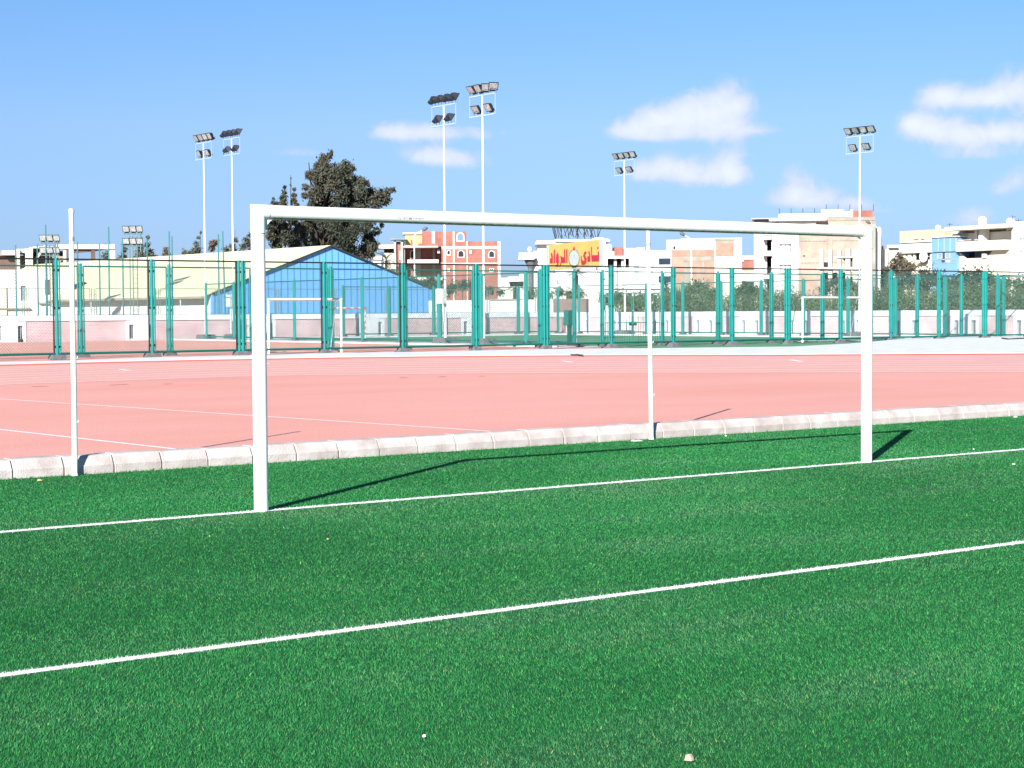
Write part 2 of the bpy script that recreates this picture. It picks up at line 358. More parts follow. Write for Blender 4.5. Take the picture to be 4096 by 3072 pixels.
def blade_mat():
    m=bpy.data.materials.new('turf_blade'); m.use_nodes=True; nt=m.node_tree; N=nt.nodes; L=nt.links; b=N['Principled BSDF']
    b.inputs['Roughness'].default_value=.5; b.inputs['Specular IOR Level'].default_value=.2
    a=N.new('ShaderNodeAttribute'); a.attribute_name='tint'
    r=N.new('ShaderNodeValToRGB'); e=r.color_ramp.elements; e[0].position=0; e[0].color=(.006,.055,.014,1); e[1].position=1; e[1].color=(.110,.30,.060,1)
    for p,c in ((.3,(.008,.128,.034)),(.6,(.015,.182,.047)),(.82,(.036,.225,.058))): q=e.new(p); q.color=(*c,1)
    L.new(a.outputs['Fac'],r.inputs['Fac'])
    tc=N.new('ShaderNodeTexCoord'); nz=N.new('ShaderNodeTexNoise'); mpn=N.new('ShaderNodeMapping'); mpn.inputs['Scale'].default_value=(.55,1.5,1); L.new(tc.outputs['Object'],mpn.inputs['Vector']); nz.inputs['Scale'].default_value=.7; nz.inputs['Detail'].default_value=5; L.new(mpn.outputs[0],nz.inputs['Vector'])
    r2=N.new('ShaderNodeValToRGB'); f=r2.color_ramp.elements; f[0].position=.30; f[0].color=(.80,.90,.85,1); f[1].position=.68; f[1].color=(2.3,1.06,1.6,1); q=f.new(.5); q.color=(1.0,1.03,.98,1)
    L.new(nz.outputs['Fac'],r2.inputs['Fac'])
    mx=N.new('ShaderNodeMix'); mx.data_type='RGBA'; mx.blend_type='MULTIPLY'; mx.inputs[0].default_value=.8; L.new(r.outputs['Color'],mx.inputs[6]); L.new(r2.outputs['Color'],mx.inputs[7])
    # a greener tone of turf behind the goal line and the worn strip of the goal mouth
    so_=N.new('ShaderNodeSeparateXYZ'); L.new(tc.outputs['Object'],so_.inputs[0]); yr=N.new('ShaderNodeMapRange'); yr.inputs[1].default_value=-6; yr.inputs[2].default_value=2; L.new(so_.outputs['Y'],yr.inputs[0])
    rr=N.new('ShaderNodeValToRGB'); L.new(yr.outputs[0],rr.inputs['Fac']); g_=rr.color_ramp.elements; g_[0].position=.3; g_[0].color=(.8,.8,.8,1); g_[1].position=.765; g_[1].color=(.84,.86,.86,1)
    for p_,c_ in ((.55,(.90,.80,.84)),(.74,(1.12,.80,.92))): q=g_.new(p_); q.color=(*c_,1)
    m2=N.new('ShaderNodeMix'); m2.data_type='RGBA'; m2.blend_type='MULTIPLY'; m2.inputs[0].default_value=1; L.new(mx.outputs[2],m2.inputs[6]); L.new(rr.outputs['Color'],m2.inputs[7])
    m3=N.new('ShaderNodeMix'); m3.data_type='RGBA'; m3.blend_type='MULTIPLY'; m3.inputs[0].default_value=1; m3.clamp_result=False; L.new(m2.outputs[2],m3.inputs[6]); m3.inputs[7].default_value=(1.9,1.45,1.48,1); mx=m3
    L.new(mx.outputs[2],b.inputs['Base Color'])
    tr=N.new('ShaderNodeBsdfTranslucent'); L.new(mx.outputs[2],tr.inputs['Color'])
    ms=N.new('ShaderNodeMixShader'); ms.inputs[0].default_value=.14; L.new(b.outputs[0],ms.inputs[1]); L.new(tr.outputs[0],ms.inputs[2]); L.new(ms.outputs[0],N['Material Output'].inputs['Surface'])
    return m
me.materials.append(blade_mat()); me.materials.append(mat('white_turf_fibre',(.56,.57,.555),.6,.05,4))
me.polygons.foreach_set('material_index',Wt.astype(np.int32))
me.update(calc_edges=True)
at_=me.attributes.new('tint','FLOAT','FACE'); at_.data.foreach_set('value',T.astype(np.float32))
tb=bpy.data.objects.new('turf_blades',me); COL.objects.link(tb); tag(tb,'short green artificial grass with two white lines','grass',kind='stuff')
for Y,w_ in GLINES: line('goal_line_marking' if Y==0 else 'goal_area_line_marking',(-50,Y,0),(100,Y,0),w_*2-.01,.004,M['linewhite'])

# ------------------------------------------------------------------ the goal frame
GW=7.44
goal=thing('football_goal','large white football goal frame standing on the near goal line','goal',(GW/2,0,0))
R_=.06
for gx in (0,GW):
    b=MB(); b.tube((gx,0,-.03),(gx,0,2.318),R_,n=40); 
    p=b.build('post',M['post'],goal)
    sgn=1 if gx==0 else -1
    b=MB(); n=40      # elbow: vertical sleeve mitred into the bar
    rings=[]
    for z_,mode in ((2.322,0),(2.5,1)):
        pts=[]
        for i in range(n):
            a=2*math.pi*i/n; cx,cy=math.cos(a)*(R_+.0025),math.sin(a)*(R_+.0025)
            pts.append((gx+cx,cy,z_ if mode==0 else 2.5-sgn*cx))
        rings.append(b.add(pts))
    rings.append(b.add([b.v[rings[1]+i] for i in range(n)]))
    end=[]
    for i in range(n):
        a=2*math.pi*i/n; cx,cy=math.cos(a)*(R_+.0025),math.sin(a)*(R_+.0025)
        end.append((gx+sgn*.085,cy,2.5-sgn*cx))
    rings.append(b.add(end))
    for q in (0,2):
        for i in range(n):
            j=(i+1)%n; fc=(rings[q]+i,rings[q]+j,rings[q+1]+j,rings[q+1]+i)
            b.face(fc,True)
    c=b.add([b.v[rings[0]+i] for i in range(n)]+[b.v[rings[3]+i] for i in range(n)]); b.face(tuple(c+i for i in reversed(range(n)))); b.face(tuple(c+n+i for i in range(n)))
    # inner web of the fitting
    b.prism([(gx+sgn*.055,-.02,2.445),(gx+sgn*.14,-.02,2.445),(gx+sgn*.105,-.02,2.425),(gx+sgn*.075,-.02,2.39),(gx+sgn*.055,-.02,2.33)],(0,.04,0))
    el=b.build('corner_joint',M['post'],goal)
    b=MB(); b.tube((gx,0,2.3175),(gx,0,2.3225),R_+.001,n=40); b.build('seam',M['seam'],el)
def scuff(m):
    nt=m.node_tree; N=nt.nodes; L=nt.links; bs=N['Principled BSDF']; src=bs.inputs['Base Color'].links[0].from_socket
    g=N.new('ShaderNodeTexCoord'); nz=N.new('ShaderNodeTexNoise'); nz.inputs['Scale'].default_value=7; nz.inputs['Detail'].default_value=9; nz.inputs['Roughness'].default_value=.72; L.new(g.outputs['Object'],nz.inputs['Vector'])
    mr=N.new('ShaderNodeMapRange'); mr.inputs[1].default_value=.62; mr.inputs[2].default_value=.74; mr.inputs[4].default_value=.75; L.new(nz.outputs['Fac'],mr.inputs[0])
    mx=N.new('ShaderNodeMix'); mx.data_type='RGBA'; mx.inputs[7].default_value=(.33,.33,.30,1); L.new(mr.outputs[0],mx.inputs[0]); L.new(src,mx.inputs[6]); L.new(mx.outputs[2],bs.inputs['Base Color'])
for m_ in (M['post'],M['netpost']): scuff(m_)
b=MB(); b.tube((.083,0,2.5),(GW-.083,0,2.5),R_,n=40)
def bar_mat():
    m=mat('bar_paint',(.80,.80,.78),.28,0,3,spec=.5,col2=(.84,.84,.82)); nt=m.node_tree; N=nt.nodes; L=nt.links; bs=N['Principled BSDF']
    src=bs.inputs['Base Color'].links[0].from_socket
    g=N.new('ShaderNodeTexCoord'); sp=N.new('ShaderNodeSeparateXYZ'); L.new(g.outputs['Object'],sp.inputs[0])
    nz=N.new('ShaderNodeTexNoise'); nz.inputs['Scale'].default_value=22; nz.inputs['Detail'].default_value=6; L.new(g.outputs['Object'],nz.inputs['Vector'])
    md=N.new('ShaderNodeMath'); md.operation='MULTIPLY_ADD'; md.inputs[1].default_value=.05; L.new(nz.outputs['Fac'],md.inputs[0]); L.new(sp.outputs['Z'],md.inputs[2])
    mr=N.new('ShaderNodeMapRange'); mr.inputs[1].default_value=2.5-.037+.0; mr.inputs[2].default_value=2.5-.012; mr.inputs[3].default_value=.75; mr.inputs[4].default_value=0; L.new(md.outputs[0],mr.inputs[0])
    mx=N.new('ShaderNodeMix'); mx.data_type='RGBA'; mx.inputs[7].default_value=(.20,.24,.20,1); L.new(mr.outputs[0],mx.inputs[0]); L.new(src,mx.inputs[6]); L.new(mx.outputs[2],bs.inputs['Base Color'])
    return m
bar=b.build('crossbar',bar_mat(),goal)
# small lettering printed on the bar, wrapped round the tube
def text_mesh(body,size):
    cu=bpy.data.curves.new('lettering','FONT'); cu.body=body; cu.size=size; cu.resolution_u=3
    o=bpy.data.objects.new('lettering',cu); COL.objects.link(o); bpy.context.view_layer.update()
    dg=bpy.context.evaluated_depsgraph_get(); me=bpy.data.meshes.new_from_object(o.evaluated_get(dg)); COL.objects.unlink(o); bpy.data.objects.remove(o)
    return me
P0=onY(1586,868,-.06); P1=onY(1633,872,-.06); P2=onY(1650,872,-.06); P3=onY(1696,876,-.06)
for body,a,c in (('Olympic',P0,P1),('Champion',P2,P3)):
    tm=text_mesh(body,.1); xs=[v.co.x for v in tm.vertices]; w=max(xs)-min(xs); s=(c.x-a.x)/w; sz=s*1.0
    for v in tm.vertices:
        xx=a.x+(v.co.x-min(xs))*s; zz=(2.482-2.5)+v.co.y*sz*1.0; ang=math.asin(max(-.98,min(.98,zz/.0612)))
        v.co=Vector((xx-GW/2, -math.cos(ang)*.0613, 2.5+zz))
    tm.materials.clear(); tm.materials.append(M['letter']); o=bpy.data.objects.new('lettering',tm); COL.objects.link(o); o.parent=goal
b=MB(); mid=(P1.x+P2.x)/2
for dx,h in ((-.012,.012),(0,.03),(.012,.012)):
    b.prism([(mid+dx-.0022,-.0618,2.487),(mid+dx+.0022,-.0618,2.487),(mid+dx+.0012,-.0618,2.487+h),(mid+dx-.0012,-.0618,2.487+h)],(0,.003,0))
b.prism([(mid-.016,-.0600,2.480),(mid+.016,-.0600,2.480),(mid+.016,-.0610,2.4835),(mid-.016,-.0610,2.4835)],(0,.003,0))
b.build('emblem',M['letter'],goal)

# net support poles behind the goal
def net_pole(bx,by,topx,topy,label):
    base=onY(bx,by,KY-.06); base.z=0; dep=(base-CAMP).dot(FW); top=at(topx,dep,topy)
    r=thing('net_support_pole',label,'pole',base)
    b=MB(); b.path([base+Vector((0,0,-.02)),lerp(base,top,.35)+Vector((.003,.002,0)),lerp(base,top,.7)+Vector((-.002,0,0)),top],[.029,.028,.026,.024],n=20); b.build('pole_tube',M['netpost'],r)
    b=MB(); b.tube(base+Vector((0,0,.0)),base+Vector((0,0,.02)),.036,.032,n=16); b.build('foot_collar',M['netpost'],r)
    for t in (.62,.44,.2):
        b=MB(); c=lerp(base,top,t); b.path([c+Vector((.02,-.02,0)),c+Vector((.035,-.025,.003)),c+Vector((.038,-.025,.018)),c+Vector((.028,-.02,.022))],.0035,n=6); b.build('net_hook',M['netpost'],r)
    b=MB(); b.tube(lerp(base,top,.985),lerp(base,top,.985)+Vector((0,0,.03)),.031,n=16); b.build('cap',M['netpost'],r)
    b=MB(); c=lerp(base,top,.88); b.tube(c,c+Vector((0,0,.045)),.0275,n=16); b.build('bare_patch',mat('bare_steel_patch',(.34,.34,.36),.6,.3,40),r)
net_pole(300,1907,285,836,'slim white net pole left of the goal, its base against the kerb')
net_pole(2606,1762,2592,880,'slim white net pole behind the crossbar, base against the kerb')

# ------------------------------------------------------------------ chain-link fences
def wire_panel(O,U,w,h,z0,pitch,r,parent,name='wire_mesh'):
    """diagonal wires, three-sided, over a w x h rectangle"""
    b=MB(); O=Vector(O); U=Vector(U).normalized(); Nn=Vector((U.y,-U.x,0)); Z=Vector((0,0,1))
    P=lambda u,v: O+U*u+Z*(z0+v)
    step=pitch*math.sqrt(2)
    for fam in (0,1):
        c=-h+step*.5 if fam==0 else step*.5
        while c<(w if fam==0 else w+h):
            if fam==0: u0=max(0,c); u1=min(w,c+h); a=(u0,u0-c); e=(u1,u1-c)
            else: u0=max(0,c-h); u1=min(w,c); a=(u0,c-u0); e=(u1,c-u1)
            if u1-u0>.03:
                o=Nn*(.004 if fam else -.004)
                p,q=P(*a)+o,P(*e)+o; d=(q-p).normalized(); s1=Nn*r; s2=d.cross(Nn)*r
                i=b.add([p+s1,p-s1*.5+s2*.87,p-s1*.5-s2*.87,q+s1,q-s1*.5+s2*.87,q-s1*.5-s2*.87])
                for k in range(3): b.face((i+k,i+(k+1)%3,i+3+(k+1)%3,i+3+k))
            c+=step
    return b.build(name,M['wire'],parent)
def footing(b,P,z0,s=.5,h=.22,U=Vector((1,0,0)),slab=False):
    V_=Vector((-U.y,U.x,0)); P=Vector((P[0],P[1],z0))
    def fr(hw0,hw1,za,zb,off=Vector((0,0,0))):
        c=[(-1,-1),(1,-1),(1,1),(-1,1)]
        lo=[P+off+U*(a*hw0)+V_*(q*hw0*.8)+Vector((0,0,za)) for a,q in c]; hi=[P+off+U*(a*hw1)+V_*(q*hw1*.8)+Vector((0,0,zb)) for a,q in c]
        i=b.add(lo+hi)
        for q in ((3,2,1,0),(4,5,6,7),(0,1,5,4),(1,2,6,5),(2,3,7,6),(3,0,4,7)): b.face(tuple(i+k for k in q))
    if slab: fr(s*1.15,s*1.05,0,h*.35,U*.15); fr(s*.62,s*.52,h*.35,h)
    else: fr(s*.72,s*.62,0,h)
def fence(name,label,posts,zg,H,dir_,doubles=(),top='green',mesh=True,gate=None,pr=.068,fr=.030,gap=.125,pitch=.085,blk=True,slabs=True,fz=.16,wr=.0031):
    U=Vector(dir_).normalized(); Nn=Vector((U.y,-U.x,0))
    root=thing(name,label,'fence',(posts[0][0],posts[0][1],zg))
    ftop=H-.10 if top!='black' else H-.03
    for i,pp in enumerate(posts):
        P=Vector((pp[0],pp[1],zg)); b=MB()
        offs=(-.085,.085) if i in doubles else (0,)
        for o in offs: b.tube(P+U*o,P+U*o+Vector((0,0,H)),pr,n=14); b.tube(P+U*o+Vector((0,0,H)),P+U*o+Vector((0,0,H+.012)),pr*1.06,n=14)
        po=b.build('post',M['green'],root)
        for t in (.11,.5,.88):
            b=MB(); e=(offs[-1] if len(offs)>1 else 0)+gap+.01
            b.obox(P-U*e+Nn*(-.03)+Vector((0,0,H*t-.045)),U*(2*e),Nn*.06,Vector((0,0,.09)))
            b.build('clamp',M['bolt'] if top=='black' else M['green'],po)
        if blk:
            b=MB(); footing(b,P,zg-.12,.37+random.uniform(-.05,.06),.24,U,slab=slabs and random.random()<.6); b.build('footing',M['block'],po)
    for i in range(len(posts)-1):
        if gate and i in gate: continue
        A=Vector((posts[i][0],posts[i][1],zg)); B=Vector((posts[i+1][0],posts[i+1][1],zg))
        ea=gap+(.075 if i in doubles else 0); eb=gap+(.075 if i+1 in doubles else 0)
        a=A+U*ea; c=B-U*eb; w=(c-a).length; Z=Vector((0,0,1))
        b=MB(); 
        b.mi=2; b.tube(a+Z*fz,a+Z*ftop,fr*1.15,n=8); b.mi=0
        b.tube(a+Z*fz,c+Z*fz,fr*1.35,n=8)
        b.mi=1 if top=='black' else 0
        if not (top=='black' and a.x<34): b.mi=2  # right uprights of the left panels stay black: the post's shadow as colour
        b.tube(c+Z*fz,c+Z*ftop,fr*1.15,n=8)
        b.mi=1 if top=='black' else 0
        b.tube((A if top=='black' else a)+Z*(ftop+.0),(B if top=='black' else c)+Z*(ftop+.0),fr,n=8)
        f=b.build('panel_frame',[M['green_dk'],M['black_rail_and_shade'],M['green']],root)
        if mesh:
            wm=wire_panel(a,U,w,ftop-fz,fz+0,pitch,wr,None)
            # keep geometry in world space relative to the frame's root
            wm.parent=f; wm.matrix_parent_inverse=Matrix.Identity(4)
            rl=ROOTLOC[root.name]
            wm.data.transform(Matrix.Translation((-rl.x,-rl.y,zg-rl.z-0))) if False else wm.data.transform(Matrix.Translation((-rl.x,-rl.y,-rl.z)))
    return root
AY=50.5; BY=53.9; SP=3.86
A_posts=[(19.23+SP*i,AY) for i in range(-4,18)]
fence('chain_link_fence','nearest long teal chain-link fence with black top rail, beyond the pink track',A_posts,.06,3.72,(1,0,0),doubles=(2,6,10,14,18),top='black')
B_posts=[(21.65+3.845*i,BY) for i in range(-4,17)]
gi=[i for i,p in enumerate(B_posts[:-1]) if 46.5<p[0]<49.5][0]
fenB=fence('chain_link_fence','second long teal fence just behind the nearest one, with green top rail and gate',B_posts,-.03,3.72,(1,0,0),top='green',gate=(gi,),slabs=False)
# two gate leaves hanging in the gap of the second fence
gx0=B_posts[gi][0]+.12; gx1=B_posts[gi+1][0]-.12; gmid=(gx0+gx1)/2
b=MB(); b.tube((gx0,BY,2.75),(gx1,BY,2.75),.028,n=8); b.tube((gx0,BY,3.62),(gx1,BY,3.62),.026,n=8); ov=b.build('gate_overpanel',M['green_dk'],fenB)
wm=wire_panel((gx0,BY,-.03),(1,0,0),gx1-gx0,.85,2.78,.085,.003,None); wm.parent=ov; rl=ROOTLOC[fenB.name]; wm.data.transform(Matrix.Translation((-rl.x,-rl.y,-rl.z)))
for k,(a,c,sd) in enumerate(((gx0+.03,gmid-.05,1),(gmid+.05,gx1-.03,-1))):
    g=thing('barred_gate','teal barred gate leaf in the second fence, '+('nearer the yellow sign side' if k==0 else 'just left of the middle white net pole'),'gate',((a+c)/2,BY,0),'two leaves of the pitch gate')
    b=MB(); r=.024; zt,zb=2.55,.12
    b.path([(a,BY,zb),(a,BY,zt-.12),(a+.03,BY,zt-.03),(a+.12,BY,zt),(c-.12,BY,zt),(c-.03,BY,zt-.03),(c,BY,zt-.12),(c,BY,zb)],r,n=8); b.tube((a,BY,zb),(c,BY,zb),r,n=8); b.tube((a,BY,1.12),(c,BY,1.12),r*.8,n=8)
    b.build('gate_frame',M['green'],g)
    b=MB(); n=11
    for i in range(1,n): xx=a+(c-a)*i/n; b.tube((xx,BY,zb),(xx,BY,1.12 if i%2 else zt),.011,n=6)
    b.build('gate_bars',M['green_dk'],g)
    b=MB(); xx=c-.12 if sd>0 else a+.12; b.box(xx-.07,xx+.07,BY-.03,BY+.03,.98,1.16); b.build('latch_box',M['green'],g)
CX1=47.2; CX2=77.5
C1=[(CX1,BY+.5+SP*i) for i in range(11)]
fence('chain_link_fence','teal fence running away from the gate towards the blue hall, between the two courts',C1,.03,3.70,(0,1,0),top='green',slabs=True,wr=.0026)
C2=[(CX2,BY-1+SP*i) for i in range(-2,11)]
fence('chain_link_fence','far teal fence in front of the hedge, along the right side of the green court',C2,.03,3.68,(0,1,0),top='green',wr=.0026)
C3=[(58.7+SP*i,94.6) for i in range(6)]
fence('chain_link_fence','farthest short teal fence at the back of the green court, below the sign',C3,.03,3.60,(1,0,0),top='green',slabs=False,wr=.0026)

# ------------------------------------------------------------------ perimeter wall with paired slots, and the frame fence on its top
WY=96.2; WX=79.6; WH=1.66
def perimeter(name,label,p0,dr,length,brick,spacing,first,slot_w=.34,pier=1.05,h=WH,dead=()):
    d=Vector(dr); n=Vector((d.y,-d.x,0))      # n points to the court side
    if n.dot(CAMP-Vector(p0))<0: n=-n
    root=thing(name,label,'wall',p0); p0=Vector(p0)
    def bx(b,s0,s1,n0,n1,z0,z1): b.obox(p0+d*s0+n*n0+Vector((0,0,z0)),d*(s1-s0),n*(n1-n0),Vector((0,0,z1-z0)))
    cap=MB(); bx(cap,0,length,-.16,.14,h-.34,h); cap.build('coping',M['wall_white'],root)
    s=first; edges=[0]
    br=MB(); pi=MB(); sl=MB(); gr=MB()
    prev=0
    while s<length:
        a,c=s-pier/2-slot_w-.22,s+pier/2+slot_w+.22
        if a>prev: bx(br,max(prev,0),a,-.12,.06,-.05,h-.34)
        # white surround: outer jamb, slot, pier, slot, outer jamb
        bx(pi,a,a+.22,-.12,.10,-.05,h-.34); bx(pi,c-.22,c,-.12,.10,-.05,h-.34); bx(pi,s-pier/2,s+pier/2,-.14,.12,-.05,h-.34)
        for q in (a+.22,s+pier/2):
            bx(pi,q,q+slot_w,-.12,.10,h-.62,h-.34); bx(pi,q,q+slot_w,-.12,.04,-.05,.12)
            bx(sl,q,q+slot_w,-.15,-.10,.12,h-.62)
            for k in (1,2): bx(gr,q+slot_w*k/3-.012,q+slot_w*k/3+.012,-.02,.01,.12,h-.62)
        prev=c; s+=spacing
    if prev<length: bx(br,prev,length,-.12,.06,-.05,h-.34)
    br.build('brick_panel',brick,root); pi.build('pier',M['wall_white'],root); sl.build('slot_back',mat('slot_shutter_'+name,(.09,.085,.08),.8,.3,4),root); gr.build('slot_grille',M['galv2'],root)
    return root
perimeter('perimeter_wall','long low pink-brick wall with white coping below the blue hall',(12,WY,-.03),(1,0,0),WX-12,BRICK_WALL_X,9.0,5.05+18.0-9.0*2)
perimeter('perimeter_wall','low pale pink-brick wall with white coping in front of the right-hand hedge',(WX,WY-.3,-.03),(0,-1,0),66,BRICK_WALL_Y,4.6,2.2,slot_w=.34,pier=.95)
dposts=[(17.97+4.55*i) for i in range(14)]
rt=thing('wall_top_fence','low dull frame fence standing on top of the brick wall coping','fence',(dposts[0],WY+.02,WH-.03))
for i,xx in enumerate(dposts):
    b=MB()
    for o in (-.09,.09): b.tube((xx+o,WY+.02,WH-.25),(xx+o,WY+.02,WH+1.74),.028,n=8)
    b.build('post',M['frame_grey'],rt)
    if i<len(dposts)-1:
        a=xx+.22; c=dposts[i+1]-.22; b=MB()
        for p,q in (((a,WH+.02),(a,WH+1.72)),((c,WH+.02),(c,WH+1.72)),((a,WH+.02),(c,WH+.02)),((a,WH+1.72),(c,WH+1.72))): b.tube((p[0],WY+.02,p[1]),(q[0],WY+.02,q[1]),.02,n=6)
        for t in (.35,1.35):
            b.tube((a,WY+.02,WH+t),(a-.13,WY+.02,WH+t),.015,n=6); b.tube((c,WY+.02,WH+t),(c+.13,WY+.02,WH+t),.015,n=6)
        b.build('panel_frame',M['frame_grey'],rt)

# ------------------------------------------------------------------ floodlight masts
def lamp_parts(parent,rl,P,aim,tilt,yawoff,s=1.0,flip=False):
    """one floodlight: casting, glass, ballast, bracket; P is the foot of the bracket"""
    ax=Vector((math.cos(yawoff)*aim,math.sin(yawoff)*aim,0)); sx=Vector((-ax.y,ax.x,0)); up=Vector((0,0,1))
    f=(ax*math.cos(tilt)-up*math.sin(tilt)); v=(up*math.cos(tilt)+ax*math.sin(tilt)); C=P+up*.34*s
    b=MB()
    def frus(c0,w0,h0,c1,w1,h1):
        i=b.add([c0+sx*(a*w0)+v*(q*h0) for a,q in ((-1,-1),(1,-1),(1,1),(-1,1))]+[c1+sx*(a*w1)+v*(q*h1) for a,q in ((-1,-1),(1,-1),(1,1),(-1,1))])
        for q in ((3,2,1,0),(4,5,6,7),(0,1,5,4),(1,2,6,5),(2,3,7,6),(3,0,4,7)): b.face(tuple(i+k for k in q))
    frus(C-f*.15*s,.12*s,.10*s,C+f*.06*s,.225*s,.20*s); frus(C+f*.06*s,.24*s,.215*s,C+f*.09*s,.24*s,.215*s)
    frus(C-f*.17*s-v*.24*s,.13*s,.07*s,C+f*.02*s-v*.24*s,.13*s,.07*s)
    o=b.build('floodlight',M['lamp_body'],parent)
    g=MB(); c=C+f*.092*s; i=g.add([c+sx*(a*.205*s)+v*(q*.18*s) for a,q in ((-1,-1),(1,-1),(1,1),(-1,1))]+[c-f*.004*s+sx*(a*.205*s)+v*(q*.18*s) for a,q in ((-1,-1),(1,-1),(1,1),(-1,1))])
    for q in ((0,1,2,3),(7,6,5,4),(0,4,5,1),(1,5,6,2),(2,6,7,3),(3,7,4,0)): g.face(tuple(i+k for k in q))
    gl=g.build('glass',M['lamp_glass'],o)
    k=MB()
    for sg in (-1,1): k.tube(P+sx*(sg*.14*s),P+sx*(sg*.14*s)+up*.24*s,.012*s,n=6)
    k.tube(P-sx*.14*s+up*.2*s,P+sx*.14*s+up*.2*s,.012*s,n=6)
    br=k.build('bracket',M['lamp_body'],o)
def mast(px,X,top_y,aim,label,odd=(),box=False,base_h=.38,tilt=.62):
    """a white mast with a frame of six floodlights, its frame running along y"""
    base=onX(px,1350,X); base.z=.03; d=(base-CAMP).dot(FW)
    ztop=zat(px,top_y,d)          # top of the upper lamps
    zf1=ztop-.62; zf0=zf1-1.05
    r=thing('floodlight_mast',label,'floodlight',base,'tall white floodlight masts round the courts')
    rl=base
    b=MB(); b.tube(base+Vector((0,0,.2)),base+Vector((0,0,5)),.075,.062,n=14); b.tube(base+Vector((0,0,5)),Vector((base.x,base.y,zf1)),.058,.036,n=14); b.tube(base+Vector((0,0,4.97)),base+Vector((0,0,5.05)),.07,n=14); b.build('pole',M['galv'],r)
    b=MB(); W=1.12
    for z_ in (zf0,zf1): b.box(base.x-.04,base.x+.04,base.y-W,base.y+W,z_-.035,z_+.035)
    for yy in (-W,W): b.box(base.x-.02,base.x+.02,base.y+yy-.02,base.y+yy+.02,zf0+.036,zf1-.036)
    b.build('lamp_frame',M['lamp_frame'],r)
    k=0
    for row,z_,ys in ((0,zf1+.05,(-.95,-.32,.32,.95)),(1,zf0+.05,(-.55,.55))):
        for yy in ys:
            y_=.0+random.uniform(-.12,.12)
            if k in odd: y_+=1.15*(-aim)
            lamp_parts(r,rl,Vector((base.x,base.y+yy,z_)),aim,tilt+random.uniform(-.07,.07),y_,1.06); k+=1
    b=MB(); footing(b,base,-.06,.85,base_h,Vector((0,1,0))); b.build('footing',M['block'],r)
    if box:
        b=MB(); b.box(base.x-.42,base.x-.12,base.y-.30,base.y+.30,2.15,2.95); bo=b.build('control_box',M['grey_box'],r)
        b=MB(); b.tube((base.x-.16,base.y+.12,.4),(base.x-.16,base.y+.12,2.15),.035,n=8); b.tube((base.x-.16,base.y-.1,1.2),(base.x-.16,base.y-.1,2.15),.03,n=8); b.build('conduit',M['galv'],bo)
    return r
CX=CX1+.0
mast(824,CX+.35,537,-1,'floodlight mast farthest left of the tall white ones, its lamps facing left',tilt=.5)
mast(936,CX+1.9,520,1,'floodlight mast second from left, its dark lamp backs turned to us, grey box low down',box=True)
mast(1782,CX+.35,380,1,'floodlight mast left of the tallest pair, dark lamp backs turned to us',box=True)
mast(1936,CX+.1,338,-1,'floodlight mast right of the tallest pair, bright lamp faces showing',odd=(1,0))
mast(2500,CX2+.1,610,-1,'floodlight mast just left of the middle net pole, lamps facing left')
mast(3438,CX2+.1,508,-1,'rightmost floodlight mast, behind the right goal post')
def lattice(px,d,y_top,label):
    base=at(px,d); base.z=0; zt=zat(px,y_top,d); r=thing('lattice_light_tower',label,'light tower',base,'short ladder light towers behind the brick wall')
    b=MB(); U=Vector((RT.x,RT.y,0)).normalized()
    for o in (-.3,-.05,.32): b.tube(base+U*o,base+U*o+Vector((0,0,zt-.9)),.045,n=6)
    z=.5
    while z<zt-1: b.tube(base+U*-.05+Vector((0,0,z)),base+U*.32+Vector((0,0,z)),.02,n=6); z+=.38
    b.build('ladder_frame',M['frame_grey'],r)
    b=MB(); 
    for q in (zt-1.75,zt-.72): b.tube(base-U*.8+Vector((0,0,q)),base+U*.8+Vector((0,0,q)),.035,n=6)
    b.tube(base+U*.62+Vector((0,0,zt-2.2)),base+U*.62+Vector((0,0,zt-.4)),.06,n=6)
    b.build('lamp_frame',M['frame_grey'],r)
    for q in (zt-1.72,zt-.7):
        for o in (-.62,-.05,.5): lamp_parts(r,base,base+U*o+Vector((0,-.1,q)),-1,.35,.75,1.25)
lattice(205,150,938,'grey ladder light tower in front of the unfinished concrete building at far left')
lattice(537,150,902,'grey ladder light tower with six lamps, left of the twin masts, against sky')

# thin teal poles of a ball net behind the wall
poles=[(62,979,'thin teal pole at far left edge, rising over the brown block'),(149,976,'thin teal pole over the stair of the unfinished building'),(182,899,'tall thin teal pole left of the nearest ladder light tower'),(222,965,'short teal pole right beside the nearest ladder light tower'),(309,967,'thin teal pole just right of the near white net pole'),(397,975,'thin teal pole under the middle of the concrete beam'),(434,907,'tall thin teal pole at the right end of the concrete beam'),(490,965,'thin teal pole in front of small far trees at left'),(588,955,'thin teal pole right of the farther ladder light tower'),(676,926,'taller of two close teal poles above the cream roof'),(687,945,'shorter of two close teal poles above the cream roof'),(873,937,'thin teal pole just right of the leftmost tall mast'),(890,925,'leaning thin teal pole left of the second tall mast')]
for x_,y_,lab in poles:
    d=133; base=at(x_+4,d); base.z=0; top=at(x_,d,y_); 
    if x_==890: base=at(903,d); base.z=0
    b=MB(); b.path([base,lerp(base,top,.5),top],[.07,.06,.05],n=8); tag(b.build('net_pole',M['thin_pole'],None,origin=base),lab,'pole','thin net poles behind the wall')

